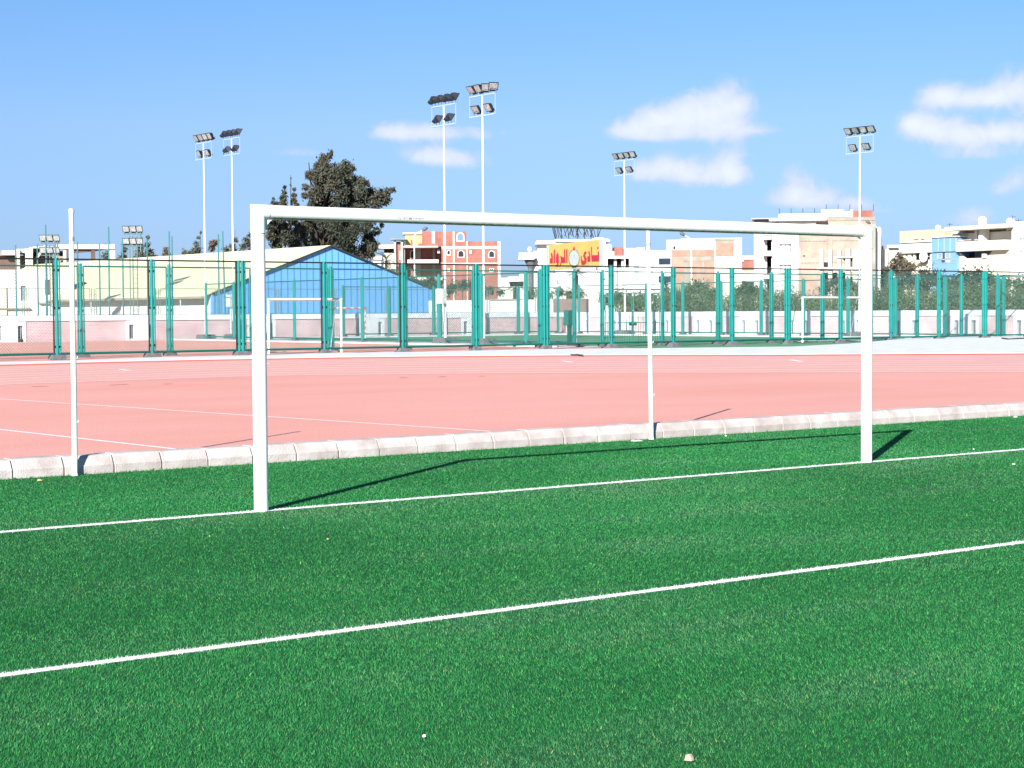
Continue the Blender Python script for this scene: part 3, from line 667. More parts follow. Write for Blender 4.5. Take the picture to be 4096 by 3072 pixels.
# ------------------------------------------------------------------ small goals on the courts
def small_goal(name,P,U,w,h,mats,label,depth=.9,striped=False):
    U=Vector(U).normalized(); D=Vector((-U.y,U.x,0)); r=thing(name,label,'goal',P); P=Vector(P); Z=Vector((0,0,1)); t=.04
    def bar(b,p,q):
        n=10 if striped else 1
        for k in range(n):
            b.mi=k%2 if striped else 0; a=lerp(p,q,k/n); c=lerp(p,q,(k+1)/n); dd=(c-a); s=dd.normalized().orthogonal().normalized(); s2=dd.normalized().cross(s)
            b.obox(a-s*t-s2*t,s*2*t,s2*2*t,dd)
    for sg in (-1,1): b=MB(); bar(b,P+U*(sg*w/2),P+U*(sg*w/2)+Z*(h-t)); b.build('post',mats,r)
    b=MB(); bar(b,P-U*(w/2+t)+Z*h,P+U*(w/2+t)+Z*h); b.build('crossbar',mats,r)
    b=MB()
    for sg in (-1,1):
        q=P+U*(sg*w/2); b.path([q+Z*h,q+D*depth*.45+Z*h*.96,q+D*depth+Z*.05,q+Z*.03],.018,n=6)
    b.tube(P-U*w/2+D*depth+Z*.05,P+U*w/2+D*depth+Z*.05,.018,n=6)
    b.build('net_stay',[M['galv2']],r)
p=onY(1076,1400,AY+.75); q=onY(1366,1400,AY+.75)
small_goal('training_goal',((p.x+q.x)/2,AY+.75,.02),(1,0,0),q.x-p.x,2.22,[M['post']],'small white training goal behind the nearest fence, just right of the left goal post')
p=onY(3210,1360,AY+.9); q=onY(3450,1360,AY+.9)
small_goal('training_goal',((p.x+q.x)/2,AY+.9,.02),(1,0,0),q.x-p.x,2.30,[M['post']],'small white training goal behind the nearest fence, just left of the right goal post')
p=onY(1354,1345,91.0); 
small_goal('handball_goal',(p.x+.8,91.2,-.03),(.42,-.9,0),3.0,2.05,[M['sign_w'],M['redpaint']],'red and white striped handball goal before the blue hall',striped=True)

# green switch cabinet on a post by the gate, beside the court corner
p=onY(2278,1370,55.2); r=thing('switch_cabinet','teal electrical cabinet on a stub post left of the barred gate','cabinet',(p.x,55.2,0))
b=MB(); b.box(p.x-.09,p.x+.09,55.12,55.28,-.03,1.0); b.build('post',M['green_dk'],r)
b=MB(); b.box(p.x-.24,p.x+.22,55.02,55.36,1.0,1.75); c=b.build('box',M['green'],r)
b=MB(); b.box(p.x-.21,p.x+.19,54.99,55.018,1.03,1.72); b.build('door',M['green_dk'],c)
b=MB(); b.box(p.x+.25,p.x+.40,55.1,55.25,.0,1.85); b.build('grey_riser',M['galv2'],r)

# ------------------------------------------------------------------ facade helper
class Facade:
    def __init__(s,name,label,cat,x0,d0,x1,d1):
        P0=at(x0,d0); P1=at(x1,d1); s.O=Vector((P0.x,P0.y,0)); s.U=Vector((P1.x-P0.x,P1.y-P0.y,0)); s.W=s.U.length; s.U.normalize()
        s.N=Vector((s.U.y,-s.U.x,0))
        if s.N.dot(CAMP-s.O)<0: s.N=-s.N
        s.rot=math.atan2(s.U.y,s.U.x); s.root=thing(name,label,cat,s.O)
    def uz(s,x,y,n=0.):
        d=ray(x,y); t=((s.O+s.N*n-CAMP).dot(s.N))/d.dot(s.N); p=CAMP+d*t; return (p-s.O).dot(s.U),p.z
    def pt(s,u,z,n): return s.O+s.U*u+s.N*n+Vector((0,0,z))
    def rect(s,x0,y0,x1,y1,n,xr=None):
        xr=(x0+x1)/2 if xr is None else xr
        u0=s.uz(x0,(y0+(y1 or 1250))/2,n)[0]; u1=s.uz(x1,(y0+(y1 or 1250))/2,n)[0]
        return u0,u1,(-.3 if y1 is None else s.uz(xr,y1,n)[1]),s.uz(xr,y0,n)[1]
    def box(s,b,x0,y0,x1,y1,n0,n1,xr=None):
        u0,u1,z0,z1=s.rect(x0,y0,x1,y1,n1,xr); b.obox(s.pt(u0,z0,n0),s.U*(u1-u0),s.N*(n1-n0),Vector((0,0,z1-z0))); return u0,u1,z0,z1
    def P(s,name,m,*boxes,parent=None):
        for q in boxes:
            b=MB(); s.box(b,*q); o=b.build(name,m,parent or s.root)
        return o
    def wall(s,name,m,x0,y0,x1,y1,holes,n=0.,th=.3,xr=None):
        u0,u1,z0,z1=s.rect(x0,y0,x1,y1,n,xr); H=[s.rect(*h[:4],n) for h in holes]
        us=sorted(set([u0,u1]+[v for h in H for v in h[:2] if u0<v<u1])); zs=sorted(set([z0,z1]+[v for h in H for v in h[2:] if z0<v<z1])); b=MB()
        for i in range(len(us)-1):
            for j in range(len(zs)-1):
                cu,cz=(us[i]+us[i+1])/2,(zs[j]+zs[j+1])/2
                if any(h[0]<cu<h[1] and h[2]<cz<h[3] for h in H): continue
                b.quad(s.pt(us[i],zs[j],n),s.pt(us[i+1],zs[j],n),s.pt(us[i+1],zs[j+1],n),s.pt(us[i],zs[j+1],n))
                b.quad(s.pt(us[i],zs[j+1],n-th),s.pt(us[i+1],zs[j+1],n-th),s.pt(us[i+1],zs[j],n-th),s.pt(us[i],zs[j],n-th))
        for (a,c,e,f) in H+[(u0,u1,z0,z1)]:
            b.quad(s.pt(a,e,n),s.pt(a,f,n),s.pt(a,f,n-th),s.pt(a,e,n-th)); b.quad(s.pt(c,f,n),s.pt(c,e,n),s.pt(c,e,n-th),s.pt(c,f,n-th))
            b.quad(s.pt(a,f,n),s.pt(c,f,n),s.pt(c,f,n-th),s.pt(a,f,n-th)); b.quad(s.pt(c,e,n),s.pt(a,e,n),s.pt(a,e,n-th),s.pt(c,e,n-th))
        return b.build(name,m,s.root)
    def shell(s,name,m,x0,y0,x1,y1,n,dep,xr=None):
        """sides, roof and back behind a facade wall"""
        u0,u1,z0,z1=s.rect(x0,y0,x1,y1,n,xr); b=MB(); z1-=.02
        A=[s.pt(u0,z0,n),s.pt(u1,z0,n),s.pt(u1,z0,n-dep),s.pt(u0,z0,n-dep)]; Bq=[p+Vector((0,0,z1-z0)) for p in A]
        for i,j in ((1,2),(2,3),(3,0)): b.quad(A[i],A[j],Bq[j],Bq[i])
        b.quad(*Bq); return b.build(name,m,s.root)
    def window(s,x0,y0,x1,y1,n=0.,m=None,frame=None,rec=.22,fw=.10,mull=1):
        """frame set in a hole with a pane behind it"""
        u0,u1,z0,z1=s.rect(x0,y0,x1,y1,n); b=MB()
        def bx(b,a,c,e,f,n0,n1): b.obox(s.pt(a,e,n0),s.U*(c-a),s.N*(n1-n0),Vector((0,0,f-e)))
        bx(b,u0,u0+fw,z0,z1,n-rec,n-rec+.08); bx(b,u1-fw,u1,z0,z1,n-rec,n-rec+.08); bx(b,u0+fw,u1-fw,z1-fw,z1,n-rec,n-rec+.08); bx(b,u0+fw,u1-fw,z0,z0+fw,n-rec,n-rec+.08)
        for k in range(1,mull+1): c=u0+(u1-u0)*k/(mull+1); bx(b,c-fw*.35,c+fw*.35,z0+fw,z1-fw,n-rec,n-rec+.07)
        w=b.build('window',frame or M['white'],s.root)
        g=MB(); bx(g,u0+fw*.5,u1-fw*.5,z0+fw*.5,z1-fw*.5,n-rec-.03,n-rec-.005); g.build('pane',m or M['glass'],w)
        return w
    def arch(s,x0,y0,x1,y1,n=0.,m=None,frame=None,t=.16):
        """arched window: raised surround and a pane set back inside it"""
        u0,u1,z0,z1=s.rect(x0,y0,x1,y1,n); r=(u1-u0)/2; c=(u0+u1)/2; zc=z1-r
        def outline(o): return [(u0-o,z0-o)]+[(c-(r+o)*math.cos(math.pi*k/10),zc+(r+o)*math.sin(math.pi*k/10)) for k in range(11)]+[(u1+o,z0-o)]
        A=outline(t); B=outline(0); b=MB(); q=len(A)
        for i in range(q):
            j=(i+1)%q
            p=[s.pt(*A[i],n+.06),s.pt(*A[j],n+.06),s.pt(*B[j],n+.06),s.pt(*B[i],n+.06)]; b.prism(p,s.N*-.1)
        w=b.build('window',frame or M['white'],s.root)
        g=MB(); g.prism([s.pt(*p,n+.004) for p in B],s.N*.012); g.build('pane',m or M['dark'],w); return w
def zx(x0,y0,sc,rows): return [tuple((x0+v/sc if i%2==0 else y0+v/sc) for i,v in enumerate(r)) for r in rows]
def c4(x): return 1500+x/2.552
def cy(y): return 820+y/2.552

# ---- B1: bare red-brick villa
f=Facade('brick_house','unfinished red brick house with arched white-framed windows','house',1578,340,2002,341); bk=brickA(f.rot)
R4=lambda a,b_,c,d:(c4(a),cy(b_),c4(c),cy(d))
f.wall('wall',bk,c4(680),cy(270),c4(935),None,[R4(843,290,900,362)],0,.35)
f.wall('side_wall',bk,c4(938),cy(371),c4(1255),None,[],-.05,.35)
f.shell('rear_shell',bk,c4(690),cy(425),c4(1255),None,-.4,9)
f.P('floor_band',M['conc_lt'],(c4(680),cy(420),c4(1255),cy(450),-.2,.07),(c4(680),cy(590),c4(1255),cy(602),-.2,.07))
f.P('column',M['conc_lt'],(c4(796),cy(272),c4(815),None,-.2,.10)); f.P('column',M['conc_lt'],(c4(936),cy(371),c4(948),None,-.2,.10)); f.P('column',M['white2'],(c4(1255),cy(371),c4(1281),None,-.3,.15))
for a in ((850,468,905,530),(738,466,765,506),(1165,472,1216,532)): f.arch(*R4(*a))
for a in ((965,462,988,500),(636,456,662,492)): f.window(*R4(*a),n=.05,rec=.0,fw=.14,m=M['dark'])
for a in ((740,645,764,680),(966,630,990,660),(1166,645,1214,686)): f.window(*R4(*a),n=.05,rec=.0,fw=.14,m=M['dark'])
u=f.arch(*R4(843,290,900,362),m=M['lblue'],t=.22); bpy.data.objects.remove([k for k in bpy.data.objects if k.parent==u][0])
# penthouse and loggia side
f.P('penthouse',M['yellow'],(c4(308),cy(298),c4(480),cy(420),-7,-1.2)); f.P('penthouse_roof',M['cream'],(c4(283),cy(281),c4(482),cy(298),-7.3,-.8))
f.P('upper_wall',bk,(c4(480),cy(270),c4(680),cy(425),-5,-.6)); f.P('column',M['conc_lt'],(c4(580),cy(268),c4(614),cy(425),-.6,-.45))
f.P('balcony_slab',M['conc_lt'],(c4(288),cy(418),c4(645),cy(433),-3.6,1.6)); f.P('balcony_parapet',bk,(c4(440),cy(392),c4(640),cy(418),1.3,1.55),(c4(364),cy(358),c4(384),cy(418),1.2,1.5))
f.P('loggia_wall',bk,(c4(300),cy(433),c4(690),None,-4.2,-3.8)); f.P('column',M['conc'],(c4(405),cy(433),c4(470),None,-3.75,-3.3)); f.P('column',M['conc'],(c4(590),cy(433),c4(620),None,-3.75,-3.5))
f.arch(*R4(366,470,396,540),n=-3.7); f.P('balcony_slab',M['pinkish'],(c4(330),cy(556),c4(650),cy(592),-3.6,1.4)); f.P('balcony_slab',M['conc_lt'],(c4(320),cy(740),c4(690),cy(768),-3.6,1.4))
f.P('stair_roof',M['conc'],(c4(155),cy(343),c4(325),cy(353),-4,.8)); f.P('column',M['conc_lt'],(c4(197),cy(353),c4(216),None,-.6,-.1)); f.P('column',M['conc_lt'],(c4(266),cy(353),c4(287),None,-.6,-.1)); f.P('stair_wall',bk,(c4(218),cy(375),c4(265),None,-3,-.9)); f.P('stair_wall',M['white2'],(c4(287),cy(353),c4(306),None,-3,-.9))
f.window(*R4(248,470,268,556),n=-.85,rec=-.02,m=M['dark'],fw=.12)
f.P('side_roof',M['pinkish'],(c4(20),cy(405),c4(195),cy(445),-9,-2)); f.P('side_wall',M['white2'],(c4(90),cy(490),c4(195),None,-9,-3)); f.P('side_opening',M['dark'],(c4(92),cy(446),c4(190),cy(489),-8.5,-4)); f.P('low_roof',M['pinkish'],(c4(-20),cy(520),c4(70),cy(560),-9,-2)); f.P('low_wall',M['white2'],(c4(-15),cy(561),c4(66),None,-8.5,-2.4))
# ---- B2: white villa behind the sign
def c5(x): return 2000+x/2.552
R5=lambda a,b_,c,d:(c5(a),cy(b_),c5(c),cy(d))
f=Facade('white_villa','white villa with round-cornered roof slab and balcony behind the yellow sign','house',2070,255,2430,255)
f.wall('wall',M['white'],c5(385),cy(400),c5(1075),None,[R5(430,588,456,632),R5(575,760,605,810)],0,.3); f.shell('rear_shell',M['white'],c5(385),cy(405),c5(1075),None,-.3,9)
f.P('roof_slab',M['white2'],(c5(360),cy(375),c5(1000),cy(398),-9,1.2)); f.P('roof_slab',M['pinkish'],(c5(372),cy(362),c5(560),cy(375),-9,.6)); f.P('roof_slab',M['white'],(c5(560),cy(350),c5(1120),cy(374),-9,1.6))
f.P('stair_head',M['white2'],(c5(940),cy(345),c5(1100),cy(352),-6,1.0),(c5(965),cy(332),c5(1060),cy(345),-5,.2))
f.window(*R5(430,588,456,632),m=M['dark']); f.window(*R5(575,760,605,810),m=M['dark'])
f.P('balcony',M['white'],(c5(186),cy(540),c5(350),cy(556),-3,2.0),(c5(192),cy(486),c5(345),cy(494),1.7,1.95),(c5(192),cy(515),c5(345),cy(540),1.7,1.95))
b=MB()
for k in range(10): f.box(b,c5(195+k*16),cy(493),c5(201+k*16),cy(516),1.75,1.9)
b.build('baluster',M['white2'],f.root)
u0,z0=f.uz(c5(312),cy(556),1.0); b=MB(); q=f.pt(u0,0,.6); b.tube((q.x,q.y,z0-1.3),(q.x,q.y,z0),.32,.95,n=12); b.tube((q.x,q.y,-.2),(q.x,q.y,z0-1.3),.32,n=12); b.build('bracket_column',M['block'],f.root)
f.P('side_wall',M['white'],(c5(340),cy(470),c5(390),None,-7,.2)); f.P('ground_floor',M['white2'],(c5(200),cy(690),c5(345),None,-7,-.5))
f.P('side_wall',M['white2'],(c5(60),cy(760),c5(200),None,-8,-2))
u0,z0=f.uz(c5(305),cy(455),.5); b=MB(); q=f.pt(u0,z0,.5); b.sphere(q,.42,.2,.42); tagset(b.build('dish',M['white'],f.root),'white round dish on the balcony')
# lattice frame on its roof
lt=thing('lattice_mast','dark steel lattice on the white villa roof, seen under the crossbar','mast',at(2310,262)); O=Vector(ROOTLOC[lt.name]); b=MB(); U=Vector((RT.x,RT.y,0)).normalized()
z0=zat(2310,952,262); z1=zat(2310,868,262)
for i,o in enumerate((-3.1,-2.3,-1.2,.0,1.1,2.0,3.0)):
    p=O+U*o; p.z=z0-.2; q=O+U*(o*1.12+(.25 if i%2 else -.25)); q.z=z1; b.tube(p,q,.065,n=5)
for i in range(24):
    o=-3.2+.27*i; p=O+U*o+FW*random.uniform(-1,1); p.z=z0+random.uniform(-.1,.5); q=O+U*(o+random.choice((-1,1))*random.uniform(.5,1.0))+FW*random.uniform(-1,1); q.z=z1-random.uniform(0,.8); b.tube(p,q,.055,n=5)
for zz in (.45,.75): p=O-U*3; p.z=lerp(Vector((0,0,z0)),Vector((0,0,z1)),zz).z; q=O+U*3.2; q.z=p.z; b.tube(p,q,.03,n=5)
b.build('lattice_bars',M['steel'],lt)
# ---- sign board
f=Facade('club_sign','yellow club sign with red Arabic lettering and round crest on white posts','sign',2196,158,2414,146)
s5=lambda x,y:(2060+x/5.53,900+y/5.53)
uL,zt=f.uz(*s5(745,395)); uR,_=f.uz(*s5(1870,372)); _,zb=f.uz(*s5(1300,955)); zt=(zt+f.uz(*s5(1860,372))[1])/2
b=MB(); b.obox(f.pt(uL,zb,-.12),f.U*(uR-uL),f.N*.12,Vector((0,0,zt-zb))); board=b.build('board',M['sign_y'],f.root)
uE,_=f.uz(*s5(1965,600)); b=MB(); b.obox(f.pt(uR,zb-.02,-.2),f.U*(uE-uR),f.N*.24,Vector((0,0,zt-zb+.06))); b.obox(f.pt(uL-.06,zb-.08,-.14),f.U*(uR-uL+.06),f.N*.16,Vector((0,0,.078))); b.obox(f.pt(uL-.5,zb-.02,-.2),f.U*.5,f.N*.22,Vector((0,0,zt-zb+.02))); b.build('border',M['sign_w'],f.root)
for px in (c5(955),c5(1057)):
    u0,_=f.uz(px,1150); b=MB(); b.tube(f.pt(u0,-.2,-.3),f.pt(u0,zb+.6,-.3),.07,n=8); b.build('support_post',M['galv'],f.root)
u0,_=f.uz(c5(520),1150); b=MB(); b.tube(f.pt(u0,-.2,-.3),f.pt(u0,zb+.6,-.3),.07,n=8); b.build('support_post',M['galv'],f.root)
def glyph(name,polys,m,n0=.002,n1=.035,par=None):
    b=MB()
    for pl in polys:
        pts=[f.pt(*f.uz(*s5(*p)),n0) for p in pl]; b.prism(pts,f.N*(n1-n0))
    return b.build(name,m,f.root)
glyph('lettering',[
 [(1866,580),(1862,800),(1700,804),(1684,500),(1703,478),(1706,668),(1840,665),(1836,600)],            # noon + alef
 [(1836,478),(1850,507),(1836,540),(1822,507)],                                                       # dot
 [(1605,690),(1648,690),(1628,590),(1650,566),(1671,690),(1668,808),(1605,808)],                      # dal
 [(1540,600),(1572,576),(1586,620),(1552,650),(1560,690),(1588,740),(1582,830),(1540,880),(1478,880),(1463,800),(1464,690),(1478,680),(1484,770),(1510,800),(1540,780),(1540,740),(1512,690)],  # ya
 ],M['sign_r'])
glyph('lettering',[
 [(1140,840),(1136,560),(1160,520),(1166,700),(1160,842)],                                            # alef
 [(1090,560),(1112,522),(1118,835),(1030,838),(1012,905),(985,925),(968,905),(1000,880),(1022,790),(1010,700),(1022,676),(1042,712),(1094,712)],  # lam + ra
 [(912,740),(920,660),(944,612),(968,660),(974,740),(972,838),(950,920),(925,928),(900,885),(930,880),(944,840),(916,836)],                       # waw
 [(866,845),(864,570),(888,534),(892,840)],                                                           # alef
 [(778,738),(812,736),(798,640),(820,606),(842,700),(840,845),(780,845)],                             # dal
 ],M['sign_r'])
cx_,cy_=1312,740
ell=lambda rx,ry,n=28:[(cx_+rx*math.cos(2*math.pi*k/n),cy_+ry*math.sin(2*math.pi*k/n)) for k in range(n)]
glyph('crest',[ell(112,185)],M['sign_w'],.002,.02)
leaves=[]
for sd in (-1,1):
    for k in range(11):
        a=math.radians(-62+k*14.5); px_=cx_+sd*math.cos(a)*116; py_=cy_+math.sin(a)*190; t=a+.9
        dx,dy=sd*math.cos(t)*30,math.sin(t)*34; leaves.append([(px_-dx*.6,py_-dy*.6),(px_+dy*.25,py_-dx*.25),(px_+dx*.7,py_+dy*.7),(px_-dy*.25,py_+dx*.25)])
leaves+=[[(1245,905),(1262,880),(1300,945),(1282,950)],[(1382,905),(1366,880),(1325,945),(1345,950)]]
glyph('crest_wreath',leaves,M['sign_g'],.021,.035)
glyph('crest_detail',[[(1285,640),(1340,640),(1336,700),(1290,700)],[(1278,720),(1348,720),(1345,732),(1280,732)],[(1258,760),(1300,748),(1302,768),(1262,782)],[(1332,745),(1385,738),(1384,752),(1334,760)],[(1290,800),(1302,790),(1300,840),(1290,838)],[(1330,815),(1350,800),(1352,830),(1334,835)],[(1305,665),(1320,665),(1318,840),(1308,840)]],M['galv2'],.021,.03)
glyph('crest_flame',[[(1285,560),(1300,500),(1312,470),(1326,505),(1338,560)]],M['sign_r'],.021,.04)

# ---- B3: pale blue and white house, B4: brick/tan house behind
def c6(x): return 2500+x/2.552
R6=lambda a,b_,c,d:(c6(a),cy(b_),c6(c),cy(d))
f=Facade('blue_white_house','white and pale blue house with deep balconies, right of the yellow sign','house',2515,252,2690,251.4)
f.wall('wall',M['white'],c6(42),cy(472),c6(474),None,[R6(345,540,466,610),R6(342,726,470,792)],0,.3); f.shell('rear_shell',M['white'],c6(42),cy(475),c6(474),None,-2.9,6)
f.P('balcony_back',M['lblue'],(c6(300),cy(500),c6(480),None,-2.8,-2.6)); f.P('parapet',M['white2'],(c6(40),cy(463),c6(476),cy(474),-.4,.12))
f.P('stripe',M['lblue'],(c6(96),cy(480),c6(136),cy(780),-.1,.08)); f.P('stripe',M['lblue'],(c6(262),cy(480),c6(284),cy(780),-.1,.08))
for a in ((100,592,130,650),(264,590,284,640)): f.arch(*R6(*a),m=M['glass_grey'],frame=M['lblue'])
f.P('railing',M['galv2'],(c6(140),cy(760),c6(200),cy(764),.3,.35),(c6(140),cy(780),c6(200),cy(784),.3,.35))
f=Facade('tan_brick_house','tan and brick block with white rooftop rooms, right of the middle net pole','house',2662,281,2972,279.6); bk=brick_mat('tan_brick',(.35,.22,.165),(.31,.19,.14),(.37,.27,.22),f.rot,w=.3,h=.11,ms=.012); cbk=brick_mat('orange_brick',(.39,.19,.14),(.34,.165,.12),(.40,.26,.21),f.rot,w=.3,h=.11,ms=.012)
f.wall('wall',M['conc'],c6(480),cy(455),c6(1130),None,[],0,.3); f.shell('rear_shell',M['white2'],c6(482),cy(458),c6(1128),None,-.3,8)
f.P('brick_panel',cbk,(c6(482),cy(460),c6(905),cy(522),-.1,.06)); f.P('brick_panel',bk,(c6(482),cy(532),c6(600),cy(830),-.1,.05)); f.P('brick_panel',bk,(c6(688),cy(572),c6(785),cy(830),-.1,.05)); f.P('brick_panel',bk,(c6(806),cy(572),c6(905),cy(830),-.1,.05)); f.P('brick_panel',bk,(c6(935),cy(572),c6(1125),cy(830),-.1,.05)); f.P('concrete_band',M['conc'],(c6(600),cy(526),c6(1128),cy(570),-.1,.07))
f.wall('upper_wall',M['white'],c6(572),cy(340),c6(912),cy(458),[R6(690,408,735,458),R6(816,394,848,456)],-.6,.3); f.shell('upper_shell',M['white'],c6(572),cy(342),c6(912),cy(458),-.9,5)
f.window(*R6(690,408,735,458),n=-.6,m=M['glass_grey']); f.window(*R6(816,394,848,456),n=-.6,m=M['pinkish'])
f.P('stair_room',M['cream'],(c6(422),cy(356),c6(572),cy(458),-6,-1.5)); f.arch(*R6(492,418,514,455),n=-1.45,m=M['dark'])
f.P('end_wall',M['cream'],(c6(914),cy(336),c6(1193),None,-7,.12)); f.P('brick_panel',cbk,(c6(926),cy(392),c6(1110),cy(522),.0,.18)); f.P('concrete_band',M['conc'],(c6(914),cy(340),c6(1125),cy(362),.0,.2)); f.P('concrete_band',M['conc'],(c6(926),cy(364),c6(1112),cy(391),.0,.18))
f=Facade('small_brick_house','small orange brick house with white parapet beside the tall white block','house',2972,300,3020,300); f.P('wall',brickA(f.rot),(c6(1180),cy(560),c6(1330),None,-6,0)); f.P('parapet',M['white2'],(c6(1195),cy(518),c6(1330),cy(556),-6,.2)); f.P('plaster_strip',M['pinkish'],(c6(1140),cy(545),c6(1212),cy(580),-3,.25)); f.P('lower_wall',M['cream'],(c6(1150),cy(670),c6(1330),None,-4,.3))
# distant roofs between the sign and the net pole
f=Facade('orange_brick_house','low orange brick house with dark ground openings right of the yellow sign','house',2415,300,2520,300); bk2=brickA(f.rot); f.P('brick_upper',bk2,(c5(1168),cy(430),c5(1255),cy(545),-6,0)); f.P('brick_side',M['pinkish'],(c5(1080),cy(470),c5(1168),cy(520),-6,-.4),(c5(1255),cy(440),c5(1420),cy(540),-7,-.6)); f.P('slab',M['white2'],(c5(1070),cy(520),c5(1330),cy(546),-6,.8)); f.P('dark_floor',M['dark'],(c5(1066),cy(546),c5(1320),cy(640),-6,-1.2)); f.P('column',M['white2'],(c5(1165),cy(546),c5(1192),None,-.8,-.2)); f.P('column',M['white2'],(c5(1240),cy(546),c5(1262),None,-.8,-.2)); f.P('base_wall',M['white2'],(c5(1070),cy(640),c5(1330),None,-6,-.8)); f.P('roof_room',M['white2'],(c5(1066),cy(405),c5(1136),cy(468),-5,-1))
f.P('roof_tank',M['lblue'],(c5(1395),cy(432),c5(1480),cy(460),-3,-.5))

# ---- B5: tall white block with brick gable
def c7(x): return 2980+x/4.148
def y7(y): return 840+y/4.148
R7=lambda a,b_,c,d:(c7(a),y7(b_),c7(c),y7(d))
f=Facade('apartment_block','tall white apartment block with bare brick end wall behind the right goal post','building',3016,256,3503,253.2)
bk=brick_mat('weathered_brick',(.38,.245,.20),(.35,.215,.17),(.41,.33,.28),f.rot,w=.3,h=.11,ms=.012)
f.wall('wall',M['white'],c7(440),y7(215),c7(885),None,[R7(580,565,762,684),R7(580,912,762,1030)],0,.3)
f.shell('rear_shell',M['white'],c7(300),y7(215),c7(885),None,-3.2,9)
for a in ((590,572,626,684),(652,562,688,672),(712,556,750,672),(590,915,626,1030),(652,912,688,1030),(712,908,750,1030)): f.window(*R7(*a),m=M['dark'] if a[0]>600 else M['glass_grey'],fw=.12,mull=0,rec=.2)
f.P('window_wall',M['white'],(c7(626),y7(565),c7(652),y7(684),-.3,-.02),(c7(688),y7(565),c7(712),y7(684),-.3,-.02),(c7(626),y7(912),c7(652),y7(1030),-.3,-.02),(c7(688),y7(912),c7(712),y7(1030),-.3,-.02))
f.P('sill',M['pinkish'],(c7(556),y7(684),c7(772),y7(708),-.2,.25),(c7(556),y7(1030),c7(772),y7(1050),-.2,.25)); f.P('hood',M['white2'],(c7(560),y7(546),c7(772),y7(566),-.2,.3),(c7(560),y7(892),c7(772),y7(911),-.2,.3))
# balcony bay at the left
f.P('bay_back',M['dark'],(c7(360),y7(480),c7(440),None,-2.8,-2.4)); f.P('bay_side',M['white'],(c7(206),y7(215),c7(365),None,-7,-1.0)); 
for y0_ in (418,690,1070): f.P('balcony',M['pinkish'],(c7(300),y7(y0_),c7(440),y7(y0_+72),-2.4,.7)); 
for y0_ in (404,678,1050): f.P('balcony_rail',M['white2'],(c7(296),y7(y0_),c7(440),y7(y0_+13),-.2,.9))
for a in ((285,572,322,680),(285,735,318,820),(285,910,318,960),(280,405,300,470),(285,1060,318,1150),(285,1255,325,1320)): f.window(*R7(*a),n=-.95,rec=-.02,m=M['glass_grey'],fw=.1)
f.P('stair_tower',M['white2'],(c7(150),y7(200),c7(206),None,-6,-1.6))
for y0_ in (410,575,715,910,1040): f.window(*R7(176,y0_,206,y0_+90),n=-1.55,rec=-.02,m=M['glass_grey'],fw=.1)
# brick gable
f.wall('gable_wall',bk,c7(890),y7(175),c7(2130),None,[],.02,.3); f.shell('gable_shell',M['conc'],c7(890),y7(177),c7(2130),None,-.3,9)
f.P('concrete_band',M['conc'],(c7(1300),y7(118),c7(2160),y7(176),-8,.12),(c7(905),y7(445),c7(2140),y7(512),-.1,.10),(c7(905),y7(795),c7(1880),y7(872),-.1,.10))
f.P('column',M['conc'],(c7(885),y7(420),c7(925),None,-.1,.14)); f.P('column',M['conc'],(c7(1352),y7(420),c7(1370),None,-.1,.14)); f.P('column',M['conc'],(c7(1390),y7(455),c7(1448),y7(660),-.1,.13)); f.P('column',M['conc'],(c7(2095),y7(176),c7(2165),None,-.1,.14))
f.P('putlog_holes',M['dark'],*[(c7(940+62*k),y7(522),c7(950+62*k),y7(528),.0,.05) for k in range(7)],*[(c7(940+62*k),y7(882),c7(950+62*k),y7(889),.0,.05) for k in range(6)],(c7(962),y7(752),c7(998),y7(764),.0,.2))
# roof storey
f.P('roof_slab',M['white'],(c7(400),y7(128),c7(1360),y7(176),-9,1.6)); f.P('roof_slab',M['white2'],(c7(560),y7(176),c7(1350),y7(200),-8,.9)); f.P('roof_fascia',M['pinkish'],(c7(560),y7(182),c7(770),y7(222),-2,.6)); f.P('cornice_wall',M['white'],(c7(765),y7(180),c7(1180),y7(240),-2,.7))
f.P('roof_canopy',M['pinkish'],(c7(106),y7(136),c7(390),y7(150),-6,1.6)); f.P('roof_canopy',M['dark'],(c7(150),y7(170),c7(395),y7(188),-5,1.2)); f.P('bay_top',M['white'],(c7(205),y7(150),c7(560),y7(240),-7,-.4))
f.P('roof_parapet',M['white'],(c7(560),y7(60),c7(1265),y7(128),-8,-1.0)); f.P('roof_room',M['white'],(c7(1265),y7(-10),c7(1640),y7(116),-8,-.6)); f.P('roof_room_edge',M['steel'],(c7(1300),y7(-8),c7(1309),y7(108),-.62,-.5)); f.P('roof_room',M['lblue'],(c7(1640),y7(20),c7(1745),y7(116),-7,-1.2)); f.P('roof_brick',brickA(f.rot),(c7(1790),y7(8),c7(2122),y7(118),-7,-.3)); f.P('roof_post',M['pinkish'],(c7(1745),y7(-10),c7(1792),y7(118),-7,-.2))
b=MB()
for k in range(9): u0,z0=f.uz(c7(570+195*k),y7(60 if k<4 else -5),-1.2); b.tube(f.pt(u0,z0-.2,-1.2),f.pt(u0,z0+.75,-1.2),.04,n=5)
b.build('roof_rebar',M['steel'],f.root)
f.P('edge_wall',M['white'],(c7(2165),y7(285),c7(2250),None,-9,-3))
